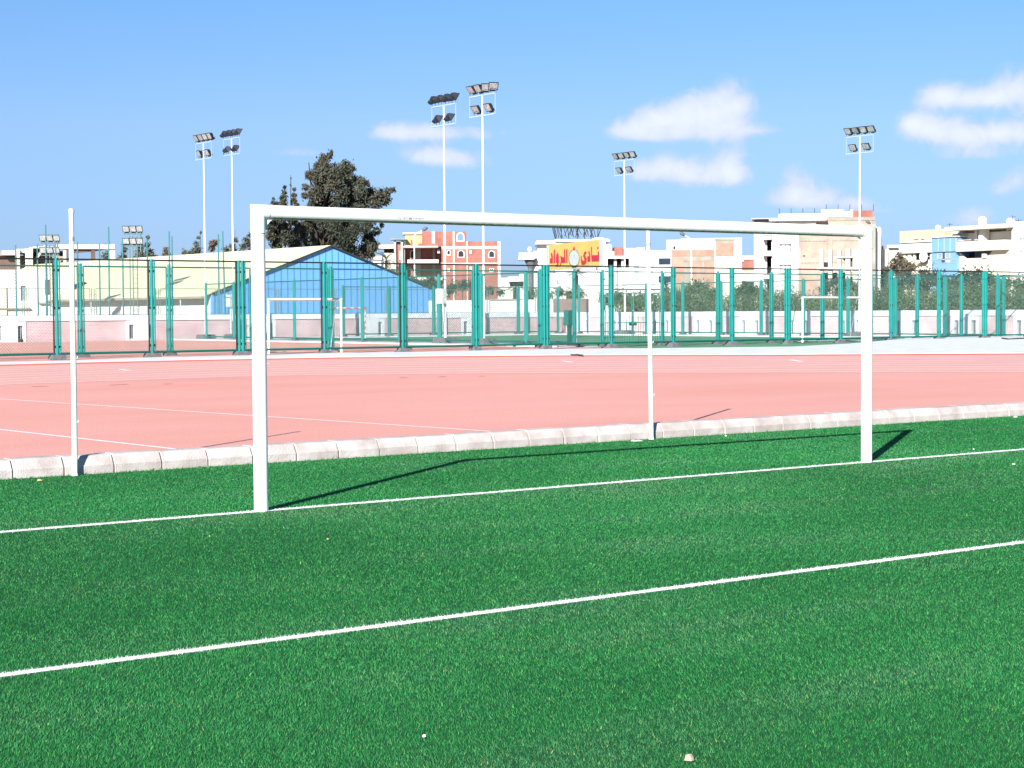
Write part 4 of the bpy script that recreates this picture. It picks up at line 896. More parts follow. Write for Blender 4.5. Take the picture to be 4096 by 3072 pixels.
# ---- B6: unfinished concrete frame in front of the gable
f=Facade('unfinished_building','unfinished pale concrete frame with bare columns before the brick end wall','building',3275,225,3560,222)
for a,c,t in ((1240,1300,650),(1378,1445,655),(1535,1592,668),(1665,1745,640),(1785,1870,650)): f.P('column',M['conc_lt'],(c7(a),y7(t),c7(c),None,-.5,0))
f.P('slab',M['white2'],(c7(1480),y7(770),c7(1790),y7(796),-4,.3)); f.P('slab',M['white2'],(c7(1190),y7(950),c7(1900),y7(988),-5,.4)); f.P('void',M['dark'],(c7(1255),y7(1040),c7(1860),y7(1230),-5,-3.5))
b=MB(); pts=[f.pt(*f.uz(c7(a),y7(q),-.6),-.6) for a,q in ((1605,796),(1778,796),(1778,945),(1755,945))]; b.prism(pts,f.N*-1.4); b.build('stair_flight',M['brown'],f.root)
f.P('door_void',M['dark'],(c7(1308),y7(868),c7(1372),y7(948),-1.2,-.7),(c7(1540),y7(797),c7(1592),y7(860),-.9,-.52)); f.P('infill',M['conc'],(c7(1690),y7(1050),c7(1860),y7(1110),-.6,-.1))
# ---- pale concrete house and narrow white tower right of the goal post
f=Facade('pale_house','pale concrete house with two tall dark windows right of the goal post','house',3480,262,3570,262)
f.wall('wall',M['conc_lt'],3484,y7(655),3552,None,[(3503,1026,3513,1064),(3516,1026,3526,1064)],0,.3); f.shell('rear_shell',M['conc_lt'],3484,y7(658),3552,None,-.3,6); f.window(3503,1026,3513,1064,m=M['dark']); f.window(3516,1026,3526,1064,m=M['dark'])
f.P('tower',M['white'],(3504,913,3523,990,-4,-.5)); f.P('tower_rungs',M['galv2'],*[(3523,918+8.5*k,3526,921+8.5*k,-3,-.6) for k in range(8)]); f.P('annex',M['white2'],(3548,980,3602,None,-5,-1)); f.P('annex_roof',M['steel'],(3556,991,3596,993.5,-5,-.4)); f.P('dark_base',M['dark'],(3488,1084,3552,1150,-.2,.3))
# ---- B7: cream villa on the right
def c8(x): return 3560+x/4.127
def y8(y): return 860+y/4.127
R8=lambda a,b_,c,d:(c8(a),y8(b_),c8(c),y8(d))
f=Facade('cream_villa','long cream and peach villa with blue glazed bay at the right','house',3600,268,4260,242)
f.wall('wall',M['cream'],c8(165),y8(470),c8(690),None,[R8(410,622,660,740),R8(262,628,288,696),R8(345,628,384,696)],0,.3,xr=c8(420)); f.shell('rear_shell',M['cream'],c8(165),y8(480),c8(1690),None,-3.2,9)
f.P('loggia_back',M['glass_grey'],(c8(250),y8(600),c8(670),y8(760),-2.2,-2.0)); f.P('beam',M['white'],(c8(165),y8(478),c8(690),y8(625),-.2,.5)); f.P('parapet',M['peach'],(c8(160),y8(250),c8(900),y8(425),-8,-.4)); f.P('fascia',M['white2'],(c8(170),y8(425),c8(690),y8(452),-7,.2)); f.P('fascia_slot',M['brown'],(c8(180),y8(452),c8(560),y8(476),-6,-.1)); f.P('slot',M['brown'],(c8(388),y8(400),c8(460),y8(411),-.5,-.3),(c8(510),y8(398),c8(560),y8(408),-.5,-.3))
u0,z0=f.uz(c8(557),y8(684),.9); b=MB(); q=f.pt(u0,z0,.7); n=18
ring=[q+f.U*(.85*math.cos(2*math.pi*k/n))+Vector((0,0,.85*math.sin(2*math.pi*k/n)))+f.N*.25 for k in range(n)]; i0=b.add(ring+[q+f.N*.02]); 
for k in range(n): b.face((i0+k,i0+(k+1)%n,i0+n),True)
b.tube(q,q-f.N*1.0,.05,n=6); tagset(b.build('satellite_dish',M['white'],f.root),'round white dish in the dark loggia')
f.P('vent_grille',M['glass_grey'],(c8(548),y8(760),c8(616),y8(778),-.1,.05),(c8(540),y8(790),c8(620),y8(804),-.1,.05))
# blue bay
f.P('bay',M['bluewall'],(c8(688),y8(372),c8(1084),None,-3,.9)); f.P('bay_cap',M['white2'],(c8(684),y8(352),c8(1090),y8(368),-3,1.1)); f.P('bay_head',M['steel'],(c8(688),y8(368),c8(1084),y8(378),-.5,.98)); f.P('bay_band',M['steel'],(c8(700),y8(608),c8(1082),y8(618),.8,1.0)); f.P('bay_band',M['lblue'],(c8(700),y8(733),c8(1082),y8(741),.8,.98)); f.P('bay_band',M['lblue'],(c8(700),y8(790),c8(1082),y8(794),.8,.96))
for k in range(4): f.P('bay_mullion',M['lblue'],(c8(790+98*k),y8(380),c8(796+98*k),y8(605),.8,.96))
for a in ((780,632,862,722),(912,626,994,720)): f.window(*R8(*a),n=1.0,rec=.06,m=M['glass_grey'],frame=M['lblue'],fw=.12,mull=0)
f.P('window',M['glass'],(c8(866),y8(626),c8(900),y8(722),.8,.94),(c8(850),y8(745),c8(902),y8(782),.8,.94)); f.P('window',M['pinkish'],(c8(918),y8(742),c8(990),y8(782),.8,.94))
# right part: roof terrace and deep balconies
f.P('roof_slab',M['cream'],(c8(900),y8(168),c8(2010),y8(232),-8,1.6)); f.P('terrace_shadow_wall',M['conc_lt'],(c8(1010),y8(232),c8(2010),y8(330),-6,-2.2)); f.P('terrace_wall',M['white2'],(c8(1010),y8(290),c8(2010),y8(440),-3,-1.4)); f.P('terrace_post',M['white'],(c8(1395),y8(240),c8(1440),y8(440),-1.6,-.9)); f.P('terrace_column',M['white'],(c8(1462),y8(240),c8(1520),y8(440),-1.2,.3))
f.P('balcony_parapet',M['cream'],(c8(1090),y8(425),c8(1900),y8(588),-1.6,1.2)); f.wall('front_wall',M['cream'],c8(1084),y8(588),c8(2040),None,[R8(1130,592,1690,712)],.2,.3,xr=c8(1450)); f.P('loggia_back',M['glass_grey'],(c8(1100),y8(570),c8(1720),y8(740),-2.2,-2.0))
b=MB()
for pl in (((1130,596),(1245,714),(1130,714)),((1690,590),(1690,712),(1590,712))): b.prism([f.pt(*f.uz(c8(x_),y8(y_),.15),.15) for x_,y_ in pl],f.N*-.3)
b.build('slanted_cheek',M['cream'],f.root); f.P('loggia_post',M['glass'],(c8(1276),y8(600),c8(1392),y8(712),-1.98,-1.9)); f.P('railing_items',M['pinkish'],(c8(1120),y8(408),c8(1330),y8(420),1.0,1.15),(c8(1390),y8(400),c8(1530),y8(412),1.0,1.15)); f.P('urn',M['white2'],(c8(1515),y8(640),c8(1580),y8(712),.1,.5))
f.P('end_tower',M['white'],(c8(2005),y8(95),c8(2700),None,-9,1.0)); 
for a in ((2120,362,2260,434),(2130,575,2260,640),(2130,752,2260,790)): f.window(*R8(*a),n=1.05,rec=.0,m=M['glass_grey'],fw=.12)
f.P('pipe',M['galv2'],(c8(2036),y8(90),c8(2046),y8(880),.9,1.15))
for x_,y_,rr in ((1525,88,.7),(795,205,.45),(1990,105,.65)):
    u0,z0=f.uz(c8(x_),y8(y_),-2); b=MB(); b.sphere(f.pt(u0,z0,-2),rr,rr,rr*.85); q=f.pt(u0,z0,-2); b.tube(q-Vector((0,0,1.3)),q,rr*.9,n=14); b.build('roof_dome',M['white'],f.root)
for x_,yt,yb in ((985,130,172),(2020,5,95),(2120,60,95)):
    u0,z0=f.uz(c8(x_),y8(yt),-1.5); _,z1=f.uz(c8(x_),y8(yb),-1.5); b=MB(); b.tube(f.pt(u0,z1-.3,-1.5),f.pt(u0,z0,-1.5),.035,n=5); b.tube(f.pt(u0-.5,z0-.3,-1.5),f.pt(u0+.6,z0-.2,-1.5),.03,n=5); b.build('antenna',M['steel'],f.root)

# ---- left: unfinished concrete building
def c1(x): return x/4.148
def y1(y): return 880+y/4.148
f=Facade('concrete_shell','unfinished concrete grandstand shell with long beam at far left','building',-60,203,465,206.8)
f.P('beam',M['conc_lt'],(c1(930),y1(405),c1(1905),y1(482),-1.2,0)); f.P('beam',M['conc_lt'],(c1(540),y1(440),c1(940),y1(470),-3,-.6)); f.P('beam',M['conc_lt'],(c1(30),y1(505),c1(270),y1(582),-6,.6)); f.P('beam',M['conc_lt'],(c1(270),y1(480),c1(555),y1(545),-6,.2)); f.P('beam',M['conc'],(c1(-260),y1(515),c1(35),y1(590),-8,.0))
for a,c,t in ((282,335,490),(425,490,470),(495,550,450)): f.P('column',M['conc_lt'],(c1(a),y1(t),c1(c),None,-.4,.7))
for a,c,t,m_ in ((1055,1110,470,'conc_lt'),(1520,1588,490,'brown'),(1825,1915,400,'conc_lt'),(925,985,580,'conc_lt'),(1105,1140,480,'brown')): f.P('column',M[m_],(c1(a),y1(t),c1(c),None,-1.0,-.2))
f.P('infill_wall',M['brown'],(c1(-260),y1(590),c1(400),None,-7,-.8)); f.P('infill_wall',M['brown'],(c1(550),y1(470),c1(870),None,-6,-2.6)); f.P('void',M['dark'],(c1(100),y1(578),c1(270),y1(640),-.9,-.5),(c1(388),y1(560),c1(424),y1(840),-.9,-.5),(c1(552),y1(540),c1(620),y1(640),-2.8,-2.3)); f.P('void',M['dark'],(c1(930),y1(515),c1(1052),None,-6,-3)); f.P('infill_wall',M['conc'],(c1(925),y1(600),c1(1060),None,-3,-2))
b=MB(); b.prism([f.pt(*f.uz(c1(a),y1(q)),0) for a,q in ((735,410),(765,440),(640,620),(590,625))],f.N*-1.5); b.build('stair_beam',M['conc_lt'],f.root)
b=MB(); b.prism([f.pt(*f.uz(c1(a),y1(q)),-.4) for a,q in ((1235,480),(1800,482),(1520,520),(1235,545))],f.N*-.8); b.build('beam_underside',M['brown'],f.root)

# ---- long blue-gabled hall with cream roof
HY=118.0; gl=onY(846,1180,HY); gr=onY(1775,1180,HY); ap=onY(1321,988,HY); ze=zat(846,1178,(gl-CAMP).dot(FW)); zr=ap.z; HL=100
zer=onY(1768,1178,HY).z
hall=thing('sports_hall','long low hall with blue sheeted gable and cream roof','building',(ap.x,HY,0))
b=MB(); prof=[(gl.x,ze),(ap.x,zr),(gr.x,zer)]
poly=[Vector((gl.x,HY,-.1)),Vector((gr.x,HY,-.1)),Vector((gr.x,HY,zer)),Vector((ap.x,HY,zr)),Vector((gl.x,HY,ze))]; b.prism(poly,(0,.2,0)); ga=b.build('gable_wall',M['blue_sheet'],hall)
b=MB(); xx=gl.x+.25
while xx<gr.x-.1:
    zt=ze+(zr-ze)*(xx-gl.x)/(ap.x-gl.x) if xx<ap.x else zr+(zer-zr)*(xx-ap.x)/(gr.x-ap.x)
    b.box(xx-.02,xx+.02,HY-.04,HY-.003,-.1,zt-.12); xx+=.62
b.build('sheet_rib',mat('blue_rib',(.05,.19,.47),.45),ga)
b=MB()
for (x0,z0),(x1,z1) in ((prof[0],prof[1]),(prof[1],prof[2])):
    b.prism([Vector((x0,HY-.25,z0+.02)),Vector((x1,HY-.25,z1+.02)),Vector((x1,HY-.25,z1+.14)),Vector((x0,HY-.25,z0+.14))],(0,.2,0))
b.build('verge_trim',M['steel'],hall)
b=MB()
b.prism([Vector((gl.x-.7,HY-.04,ze-.15)),Vector((ap.x,HY-.04,zr+.03)),Vector((ap.x,HY-.04,zr+.16)),Vector((gl.x-.7,HY-.04,ze-.02))],(0,HL,0)); b.prism([Vector((ap.x,HY-.04,zr+.03)),Vector((gr.x+.4,HY-.04,zer-.1)),Vector((gr.x+.4,HY-.04,zer+.03)),Vector((ap.x,HY-.04,zr+.16))],(0,HL,0)); rf=b.build('roof',M['roof'],hall)
b=MB(); b.box(gl.x,gl.x+.25,HY+.25,HY+HL,-.1,ze-.05); b.box(gl.x+.25,gr.x,HY+HL-.3,HY+HL,-.1,ze-.1); b.build('side_wall',M['white'],hall)
b=MB(); b.box(gl.x-.95,gl.x-.7,HY-.0,HY+HL,ze-.32,ze-.12); b.build('gutter',M['conc'],hall)
b=MB()
b=None
for k in range(7):
    b=MB(); b.tube((gl.x-.8,HY+4+9*k,0),(gl.x-.8,HY+4+9*k,ze-.3),.05,n=6); b.build('downpipe',M['galv2'],hall)
# white block at the far left, in front of the concrete shell
f=Facade('white_hall','plain white building with two narrow windows at the far left','building',-220,168,300,171.4)
f.wall('wall',M['white2'],-220,1079,295,None,[R_ for R_ in ((83,1143,104,1203),(180,1119,200,1180))],0,.3,xr=150); f.shell('rear_shell',M['white2'],-220,1080,295,None,-.3,2.2,xr=150)
f.window(83,1143,104,1203,m=M['glass_grey'],frame=M['glass_grey']); f.window(180,1119,200,1180,m=M['dark'],frame=M['brown'],fw=.3)
f.P('gutter',M['conc'],(-220,1232,121,1238,-.1,.35)); f.P('gutter',M['conc'],(156,1209,293,1216,-.1,.35)); f.P('annex',M['cream'],(-220,1150,26,None,-.1,.2))

# ---- low houses seen under the fence rail between the brick house and the sign
f=Facade('low_white_house','low white house seen through the fences left of the yellow sign','house',2000,215,2100,215)
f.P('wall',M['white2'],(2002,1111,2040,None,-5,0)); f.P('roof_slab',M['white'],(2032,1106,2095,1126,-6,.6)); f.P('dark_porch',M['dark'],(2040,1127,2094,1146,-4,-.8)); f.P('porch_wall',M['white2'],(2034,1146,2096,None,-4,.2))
f=Facade('low_boundary_wall','plain white boundary wall with a brown end behind the court wall','wall',1730,150,2390,140); f.P('wall',M['white'],(1715,1200,2212,None,-.3,0)); f.P('cap',M['conc'],(1960,1196,2080,1201,-.4,.1)); f.P('brown_wall',M['brown_lt'],(2214,1195,2345,None,-.3,.05))

# ------------------------------------------------------------------ street lamps
def street_lamp(x,ytop,d,hx,hy,label,yb=1260):
    base=at(x+3,d); base.z=0; top=at(x,d,ytop); head=at(hx,d,hy); r=thing('street_lamp',label,'street lamp',base)
    b=MB(); b.path([base,lerp(base,top,.5),top,lerp(top,head,.25)+Vector((0,0,.12)),lerp(top,head,.7)],[.10,.08,.06,.05,.045],n=8); b.build('pole',M['galv'],r)
    b=MB(); dr=(head-top).normalized(); p=lerp(top,head,.68); q=head+dr*.25; b.path([p,lerp(p,q,.3),lerp(p,q,.7),q],[.06,.17,.19,.06],n=8); b.build('lamp_head',M['lamp_grey'],r)
street_lamp(1657,943,190,1703,914,'street lamp in front of the brick house, head bent to the right')
street_lamp(2765,962,190,2727,934,'street lamp before the tan brick house, head bent left')
street_lamp(3514,917,200,3469,886,'street lamp right of the right goal post, head bent left')

# ------------------------------------------------------------------ trees and hedge
def foliage(clumps,n,size,droop=0.0,asp=.45,seed=0,tb=(.2,.8)):
    """leaf quads scattered through ellipsoidal clumps; returns verts (n,4,3) and tint"""
    g=np.random.default_rng(seed); C=np.array([c[:3] for c in clumps]); Rr=np.array([c[3] for c in clumps]); S=np.array([c[4] if len(c)>4 else .5 for c in clumps])
    w=Rr**2.2; idx=g.choice(len(C),n,p=w/w.sum()); d=g.normal(size=(n,3)); d/=np.linalg.norm(d,axis=1,keepdims=True)
    rad=g.random(n)**.45; rag=1+.35*g.normal(size=n)*(rad>.75)
    P=C[idx]+d*(Rr[idx]*rad*rag)[:,None]
    a=g.normal(size=(n,3)); a[:,2]=a[:,2]*(1-abs(droop))-droop*2.2; a/=np.linalg.norm(a,axis=1,keepdims=True)
    b_=np.cross(a,g.normal(size=(n,3))); b_/=np.linalg.norm(b_,axis=1,keepdims=True)
    L=size*(.55+.9*g.random(n))[:,None]; Wd=L*asp*(.7+.6*g.random(n))[:,None]
    V=np.stack([P-a*L*.5,P+b_*Wd*.5,P+a*L*.5,P-b_*Wd*.5],1)
    T=np.clip(S[idx]+g.normal(0,.16,n),0,1); return V,T
def leaf_mesh(name,V,T,m,parent,o0):
    n=len(T); me=bpy.data.meshes.new(name); V=V.reshape(-1,3)-np.array(o0)
    me.vertices.add(n*4); me.vertices.foreach_set('co',V.astype(np.float32).ravel()); me.loops.add(n*4); me.loops.foreach_set('vertex_index',np.arange(n*4,dtype=np.int32))
    me.polygons.add(n); me.polygons.foreach_set('loop_start',np.arange(0,n*4,4,dtype=np.int32))
    try: me.polygons.foreach_set('loop_total',np.full(n,4,dtype=np.int32))
    except Exception: pass
    me.materials.append(m); me.update(calc_edges=True); t=me.attributes.new('tint','FLOAT','FACE'); t.data.foreach_set('value',T.astype(np.float32))
    o=bpy.data.objects.new(name,me); COL.objects.link(o)
    if parent is not None: o.parent=parent
    else: o.location=o0
    return o
M['casu']=leaf_mat('casuarina_needles',[(.017,.022,.016),(.040,.049,.034),(.072,.077,.055),(.082,.066,.049),(.094,.062,.047)])
M['pale_needle']=leaf_mat('thin_tree_needles',[(.06,.075,.065),(.10,.11,.085),(.12,.085,.07)])
M['hedge']=leaf_mat('hedge_leaves',[(.028,.046,.025),(.064,.092,.044),(.105,.135,.060),(.15,.175,.078)])
M['grey_shrub']=leaf_mat('grey_shrub_leaves',[(.03,.042,.03),(.055,.068,.047),(.085,.096,.068)])
M['palm']=leaf_mat('palm_leaves',[(.035,.05,.018),(.08,.10,.03),(.16,.165,.06)])
M['dry']=leaf_mat('dry_twigs',[(.06,.05,.035),(.10,.085,.06),(.145,.12,.085)])
def px_clumps(lst,d,spread=1.0,seed=1):
    g=random.Random(seed); out=[]
    for x,y,r,*t in lst:
        rr=r*d/FPX; p=at(x,d+g.uniform(-1,1)*spread*3,y); out.append((p.x,p.y,p.z,rr,t[0] if t else g.uniform(.15,.6)))
    return out
def tree(name,label,lst,d,n,size,m,trunks,droop=.3,seed=3,group=None,spread=1.0,asp=.42):
    cl=px_clumps(lst,d,spread,seed); bx=at(trunks[0][0],d); bx.z=0; r=thing(name,label,'tree',bx,group)
    V,T=foliage(cl,n,size,droop,asp,seed); leaf_mesh('crown',V,T,m,r,tuple(bx))
    b=MB(); g=random.Random(seed)
    for x0,x1,yt,rad in trunks:
        p=at(x0,d); p.z=0; q=at(x1,d,yt); mid=lerp(p,q,.5)+Vector((g.uniform(-.3,.3),g.uniform(-.3,.3),0)); b.path([p,lerp(p,mid,.6),mid,lerp(mid,q,.6),q],[rad,rad*.85,rad*.65,rad*.4,rad*.15],n=8)
    tp=lerp(at(trunks[0][0],d),at(trunks[0][1],d,trunks[0][2]),.5)
    for c in cl[::2]:
        c3=Vector(c[:3]); x0,x1,yt,rad=trunks[0]; p=at(x0,d); p.z=0; q=at(x1,d,yt); t=max(.15,min(.9,(c3.z-2.0)/max(q.z,1)*.9)); s=lerp(p,q,t); b.path([s,lerp(s,c3,.5)+Vector((0,0,.3)),c3],[rad*.3,rad*.2,rad*.06],n=5)
    b.build('trunk',M['trunk'],r); return r
def zt_(rows,x0=1000,y0=560,s=3.073): return [(x0+a/s,y0+b_/s,c/s*.86,*t) for a,b_,c,*t in rows]
big=[(1000,150,26,.7),(970,200,48,.75),(900,230,62,.7),(850,330,72,.4),(930,330,72,.6),(760,430,70,.75),(705,412,36,.8),(870,450,100,.65),(960,460,92,.5),(1180,310,66,.35),(1150,420,105,.35),(1250,360,50,.3),(1250,520,105,.3),(1380,530,72,.45),(1440,540,40,.5),(860,560,86,.7),(1000,560,84,.8),(800,670,105,.75),(680,580,42,.5),(670,680,44,.6),(920,700,100,.7),(1130,620,80,.3),(1240,640,84,.35),(1350,650,84,.4),(1480,660,80,.45),(1600,660,72,.45),(1700,630,52,.45),(1760,610,32,.5),(1660,740,74,.4),(1540,760,84,.45),(1400,760,94,.4),(1250,770,94,.4),(1110,775,70,.35),(980,800,84,.6),(830,790,84,.65),(740,800,44,.6),
 (640,1180,70,.7),(760,1080,84,.75),(800,1200,104,.6),(930,1100,94,.5),(960,1230,94,.4),(1100,1080,94,.35),(1180,1150,94,.3),(1300,1080,84,.35),(1120,900,110,.3),(1350,900,110,.3),(1550,900,90,.35),(850,930,110,.5),(1420,1080,74,.2),(1450,1200,84,.3),(1500,1290,84,.4),(1560,1120,54,.3),(1400,1350,84,.35),(1460,1400,74,.4),(1350,1440,60,.35),(1620,1050,32,.3),(1480,1340,70,.5),(700,1290,70,.5),(820,1310,70,.5)]
big=[(a,b_,c,(t*.75 if t>.55 else t)) for a,b_,c,t in big]+[(1060,420,86,.35),(1050,520,90,.3),(1040,345,58,.45),(1110,700,90,.25),(1000,900,110,.35),(900,1010,90,.4),(1050,1180,104,.15),(1150,1260,100,.1),(1250,1180,94,.12),(1230,1330,84,.15),(1000,1320,74,.25),(1040,1080,90,.2),(900,1310,70,.3),(1180,1380,60,.15),(700,1100,70,.6),(720,1000,80,.6),(1000,950,100,.4),(1200,1000,100,.3),(1460,980,90,.3)]
tree('casuarina_tree','large dark casuarina tree rising behind the blue-gabled hall',zt_(big),216,80000,.34,M['casu'],[(1330,1260,680,.55),(1345,1400,780,.4),(1300,1235,650,.35)],droop=.45,seed=5,spread=1.2)
lefty=[(425,580,22,.3),(420,650,30,.4),(410,715,44,.5),(405,780,52,.6),(290,720,14,.3),(280,770,20,.4),(330,800,40,.5),(250,1050,64,.4),(330,1100,94,.4),(430,1080,74,.5),(450,1200,84,.35),(330,1250,84,.4),(350,940,90,.5),(450,920,70,.5),(260,960,50,.4),(250,1180,60,.6)]
tree('casuarina_tree','narrow thin-topped casuarina left of the large dark tree',zt_(lefty),206,15000,.35,M['casu'],[(1125,1138,745,.25)],droop=.4,seed=8)
mid=[(505,470,8,.2),(505,560,8,.2),(545,610,20,.5),(540,680,30,.6),(540,750,36,.6),(580,800,26,.5),(620,1080,70,.6),(560,1290,74,.4),(560,1150,60,.4),(530,1000,50,.4),(600,930,50,.6)]
tree('casuarina_tree','spindly casuarina with bare leader between the larger trees',zt_(mid),211,8000,.34,M['casu'],[(1168,1162,700,.16)],droop=.4,seed=9)
small=[('slender far tree behind the cream roof, left of the farther light tower',[(495,975,8),(497,1000,12),(490,1030,16),(500,1050,18)],(495,494,965)),('slender far tree right of the farther light tower',[(560,960,8),(562,990,13),(556,1020,17),(575,1035,18)],(560,562,945)),('wispy far tree above the cream roof, next to the pair of teal poles',[(592,950,7),(590,980,12),(596,1010,16),(610,1030,16)],(592,592,935)),('short reddish far tree behind the cream roof ridge',[(664,1000,10,.9),(668,1018,14,.8),(660,1030,12,.8)],(665,666,990)),('twiggy far tree just left of the leftmost tall mast',[(803,930,6),(795,950,8),(785,975,12),(790,1000,18),(775,1010,16),(740,1012,14),(760,1015,14)],(790,803,922)),('reddish leaning far tree right of the leftmost tall mast',[(850,975,12,.9),(862,970,10,.9),(845,995,10,.8)],(845,860,965)),('wispy far tree left of the second tall mast',[(905,1000,14),(930,985,12),(940,960,10),(935,1005,16)],(930,940,920)),('bushy far tree between the second mast and left goal post',[(975,985,16),(985,960,13),(1000,940,10),(1000,975,18),(1010,1000,16),(970,1005,16)],(990,1000,920)),('sparse far tree behind the right end of the concrete beam',[(430,985,8),(440,1000,11),(425,1025,16),(440,1040,16)],(435,440,965))]
for lab,cl,(a,c,t) in small: tree('slender_tree',lab,cl,230,900,.42,M['pale_needle'],[(a,c,t,.1)],droop=.2,seed=a,group='slender trees beyond the cream roof',spread=.3,asp=.3)
dryc=[(3595,1018,10),(3600,1035,18),(3580,1050,20),(3615,1055,22),(3570,1068,18),(3640,1060,16),(3655,1070,12),(3680,1060,10),(3590,1085,22),(3630,1085,20),(3545,1080,14)]
tree('dry_tree','sparse dry brown tree before the cream villa, right of the goal post',dryc,175,1500,.40,M['dry'],[(3600,3597,1012,.16)],droop=-.1,seed=12,spread=.6,asp=.3)
# palms
def palm(x,y,d,fr,label,seed,m='palm',th=1.0):
    g=random.Random(seed); base=at(x,d); base.z=0; top=at(x,d,y); r=thing('palm_tree',label,'palm',base)
    b=MB(); b.path([base,lerp(base,top,.5),top],[.28*th,.22*th,.2*th],n=10); b.build('trunk',M['trunk'],r)
    Vs=[];Ts=[]
    for k in range(22):
        az=g.uniform(0,6.28); el=g.uniform(-.25,1.3); L=fr*g.uniform(.75,1.1); h=Vector((math.cos(az),math.sin(az),0)); prev=top.copy(); n=9
        for i in range(n):
            e=el-1.5*(i/n)**1.3; dr=h*math.cos(e)+Vector((0,0,math.sin(e))); nx=prev+dr*(L/n); sd=dr.cross(Vector((0,0,1))); sd=sd.normalized() if sd.length>.01 else Vector((1,0,0)); w=fr*.30*math.sin(math.pi*(i+.7)/(n+.6))
            for sg in (-1,1):
                tip=nx+sd*(sg*w)+dr*(w*.7)-Vector((0,0,w*.35)); q=lerp(prev,nx,.8); Vs.append([prev,lerp(prev,tip,.5)+dr*.06,tip,q]); Ts.append(min(1,max(0,g.gauss(.5,.25))))
            prev=nx
    leaf_mesh('crown',np.array([[list(p) for p in q] for q in Vs]),np.array(Ts),M[m],r,tuple(base))
palm(1545,1042,210,1.75,'palm with upright yellow-green fronds left of the brick house',4,th=.8)
palm(1588,1105,215,2.0,'lower spreading palm just left of the brick house',41,th=.8)
palm(2305,1100,170,1.3,'greyish palm under the yellow sign',6,'grey_shrub')
palm(1885,1130,185,1.3,'small palm below the right end of the brick house',7,'grey_shrub')
palm(2665,1150,140,.9,'small young palm behind the middle net pole',10,'grey_shrub')
palm(2060,1150,180,1.3,'small palm in front of the low white house',21,'grey_shrub')
# clipped hedge behind the right wall (one mass) and taller shrubs in it
hb=[]; g=random.Random(31)
for i in range(150):
    x=2480+i*12.6; d=137-(x-2480)*.0135; yt=1185+14*math.sin(i*.21)+g.uniform(-10,8)
    if x>3350: yt-=12+ (x-3350)*.012
    z1=zat(x,yt,d+1.5); z0=.3
    for q in range(3):
        p=at(x+g.uniform(-8,8),d+1.2+g.uniform(-.3,1.6)); z=z0+(z1-z0)*(q+.5)/3; hb.append((p.x,p.y,z,(z1-z0)/3.0*1.0,g.uniform(.3,.75) if q else .2))
V,T=foliage(hb,150000,.11,.0,.6,77); o=leaf_mesh('hedge',V,T,M['hedge'],None,(WX+3,70,0)); tag(o,'long green hedge mass behind the pale brick wall on the right','hedge',kind='stuff')
def shrub(label,lst,d,n,m,seed,size=.2,name='shrub',group=None):
    cl=px_clumps(lst,d,.35,seed); bx=at(lst[0][0],d); bx.z=0; r=thing(name,label,'shrub',bx,group); V,T=foliage(cl,n,size,.0,.5,seed); leaf_mesh('foliage',V,T,M[m],r,tuple(bx))
    b=MB(); 
    for c in cl: b.path([bx,lerp(bx,Vector(c[:3]),.5),Vector(c[:3])],[.07,.045,.015],n=5)
    b.build('stems',M['trunk'],r)
shrub('tall grey-green shrub mass in front of the cream villa, left part',[(3640,1120,38),(3700,1105,36),(3600,1140,34),(3745,1115,36),(3780,1140,34),(3560,1165,28),(3690,1155,40)],134,4200,'grey_shrub',3)
shrub('tall grey-green shrub mass under the blue glazed bay, right part',[(3860,1110,34),(3910,1105,38),(3820,1135,34),(3950,1120,38),(3990,1145,34),(3890,1155,40)],130,3800,'grey_shrub',4)
shrub('greyish shrub with loose top at the far right end of the hedge',[(4030,1130,26),(4070,1135,28),(4110,1140,34),(4010,1165,34),(4085,1170,34),(4160,1160,40)],127,2600,'hedge',5)
shrub('loose feathery bush behind the fence, right of the middle net pole',[(2760,1155,26),(2790,1150,30),(2825,1160,28),(2735,1175,28),(2850,1180,26),(2690,1185,26),(2870,1165,16)],140,2400,'hedge',6)
shrub('loose feathery bush left of the tall white block',[(2990,1150,22),(2960,1170,28),(3020,1165,28),(3050,1175,24),(2935,1190,22)],138,2000,'hedge',7)
shrub('dark bush at the foot of the unfinished concrete frame',[(3320,1135,22),(3350,1128,22),(3385,1140,22),(3300,1160,28),(3420,1150,24),(3360,1165,34)],150,2000,'grey_shrub',8)
shrub('dark green shrubs behind the barred gate',[(2440,1205,34),(2475,1190,34),(2520,1200,36),(2560,1205,38),(2600,1200,38),(2410,1190,24)],143,2600,'hedge',9)
shrub('patchy green bush before the white villa',[(2120,1180,26),(2160,1170,24),(2190,1185,26),(2240,1170,26),(2280,1180,26),(2320,1180,24)],150,2200,'hedge',10)
shrub('grey-green garden bush below the brick house, left part',[(1650,1130,24),(1690,1140,24),(1725,1125,20),(1630,1145,16),(1750,1150,24)],165,1800,'grey_shrub',13,.25)
shrub('grey-green garden bush below the brick house, right part',[(1850,1140,24),(1810,1150,24),(1900,1145,24),(1960,1165,20),(1790,1165,20),(1930,1170,24),(2000,1170,18)],165,1900,'grey_shrub',14,.25)
shrub('small dusty bush growing at the brick wall, far left',[(78,1338,13),(90,1350,13),(72,1352,10),(105,1345,8)],113.0,420,'grey_shrub',15,.10)

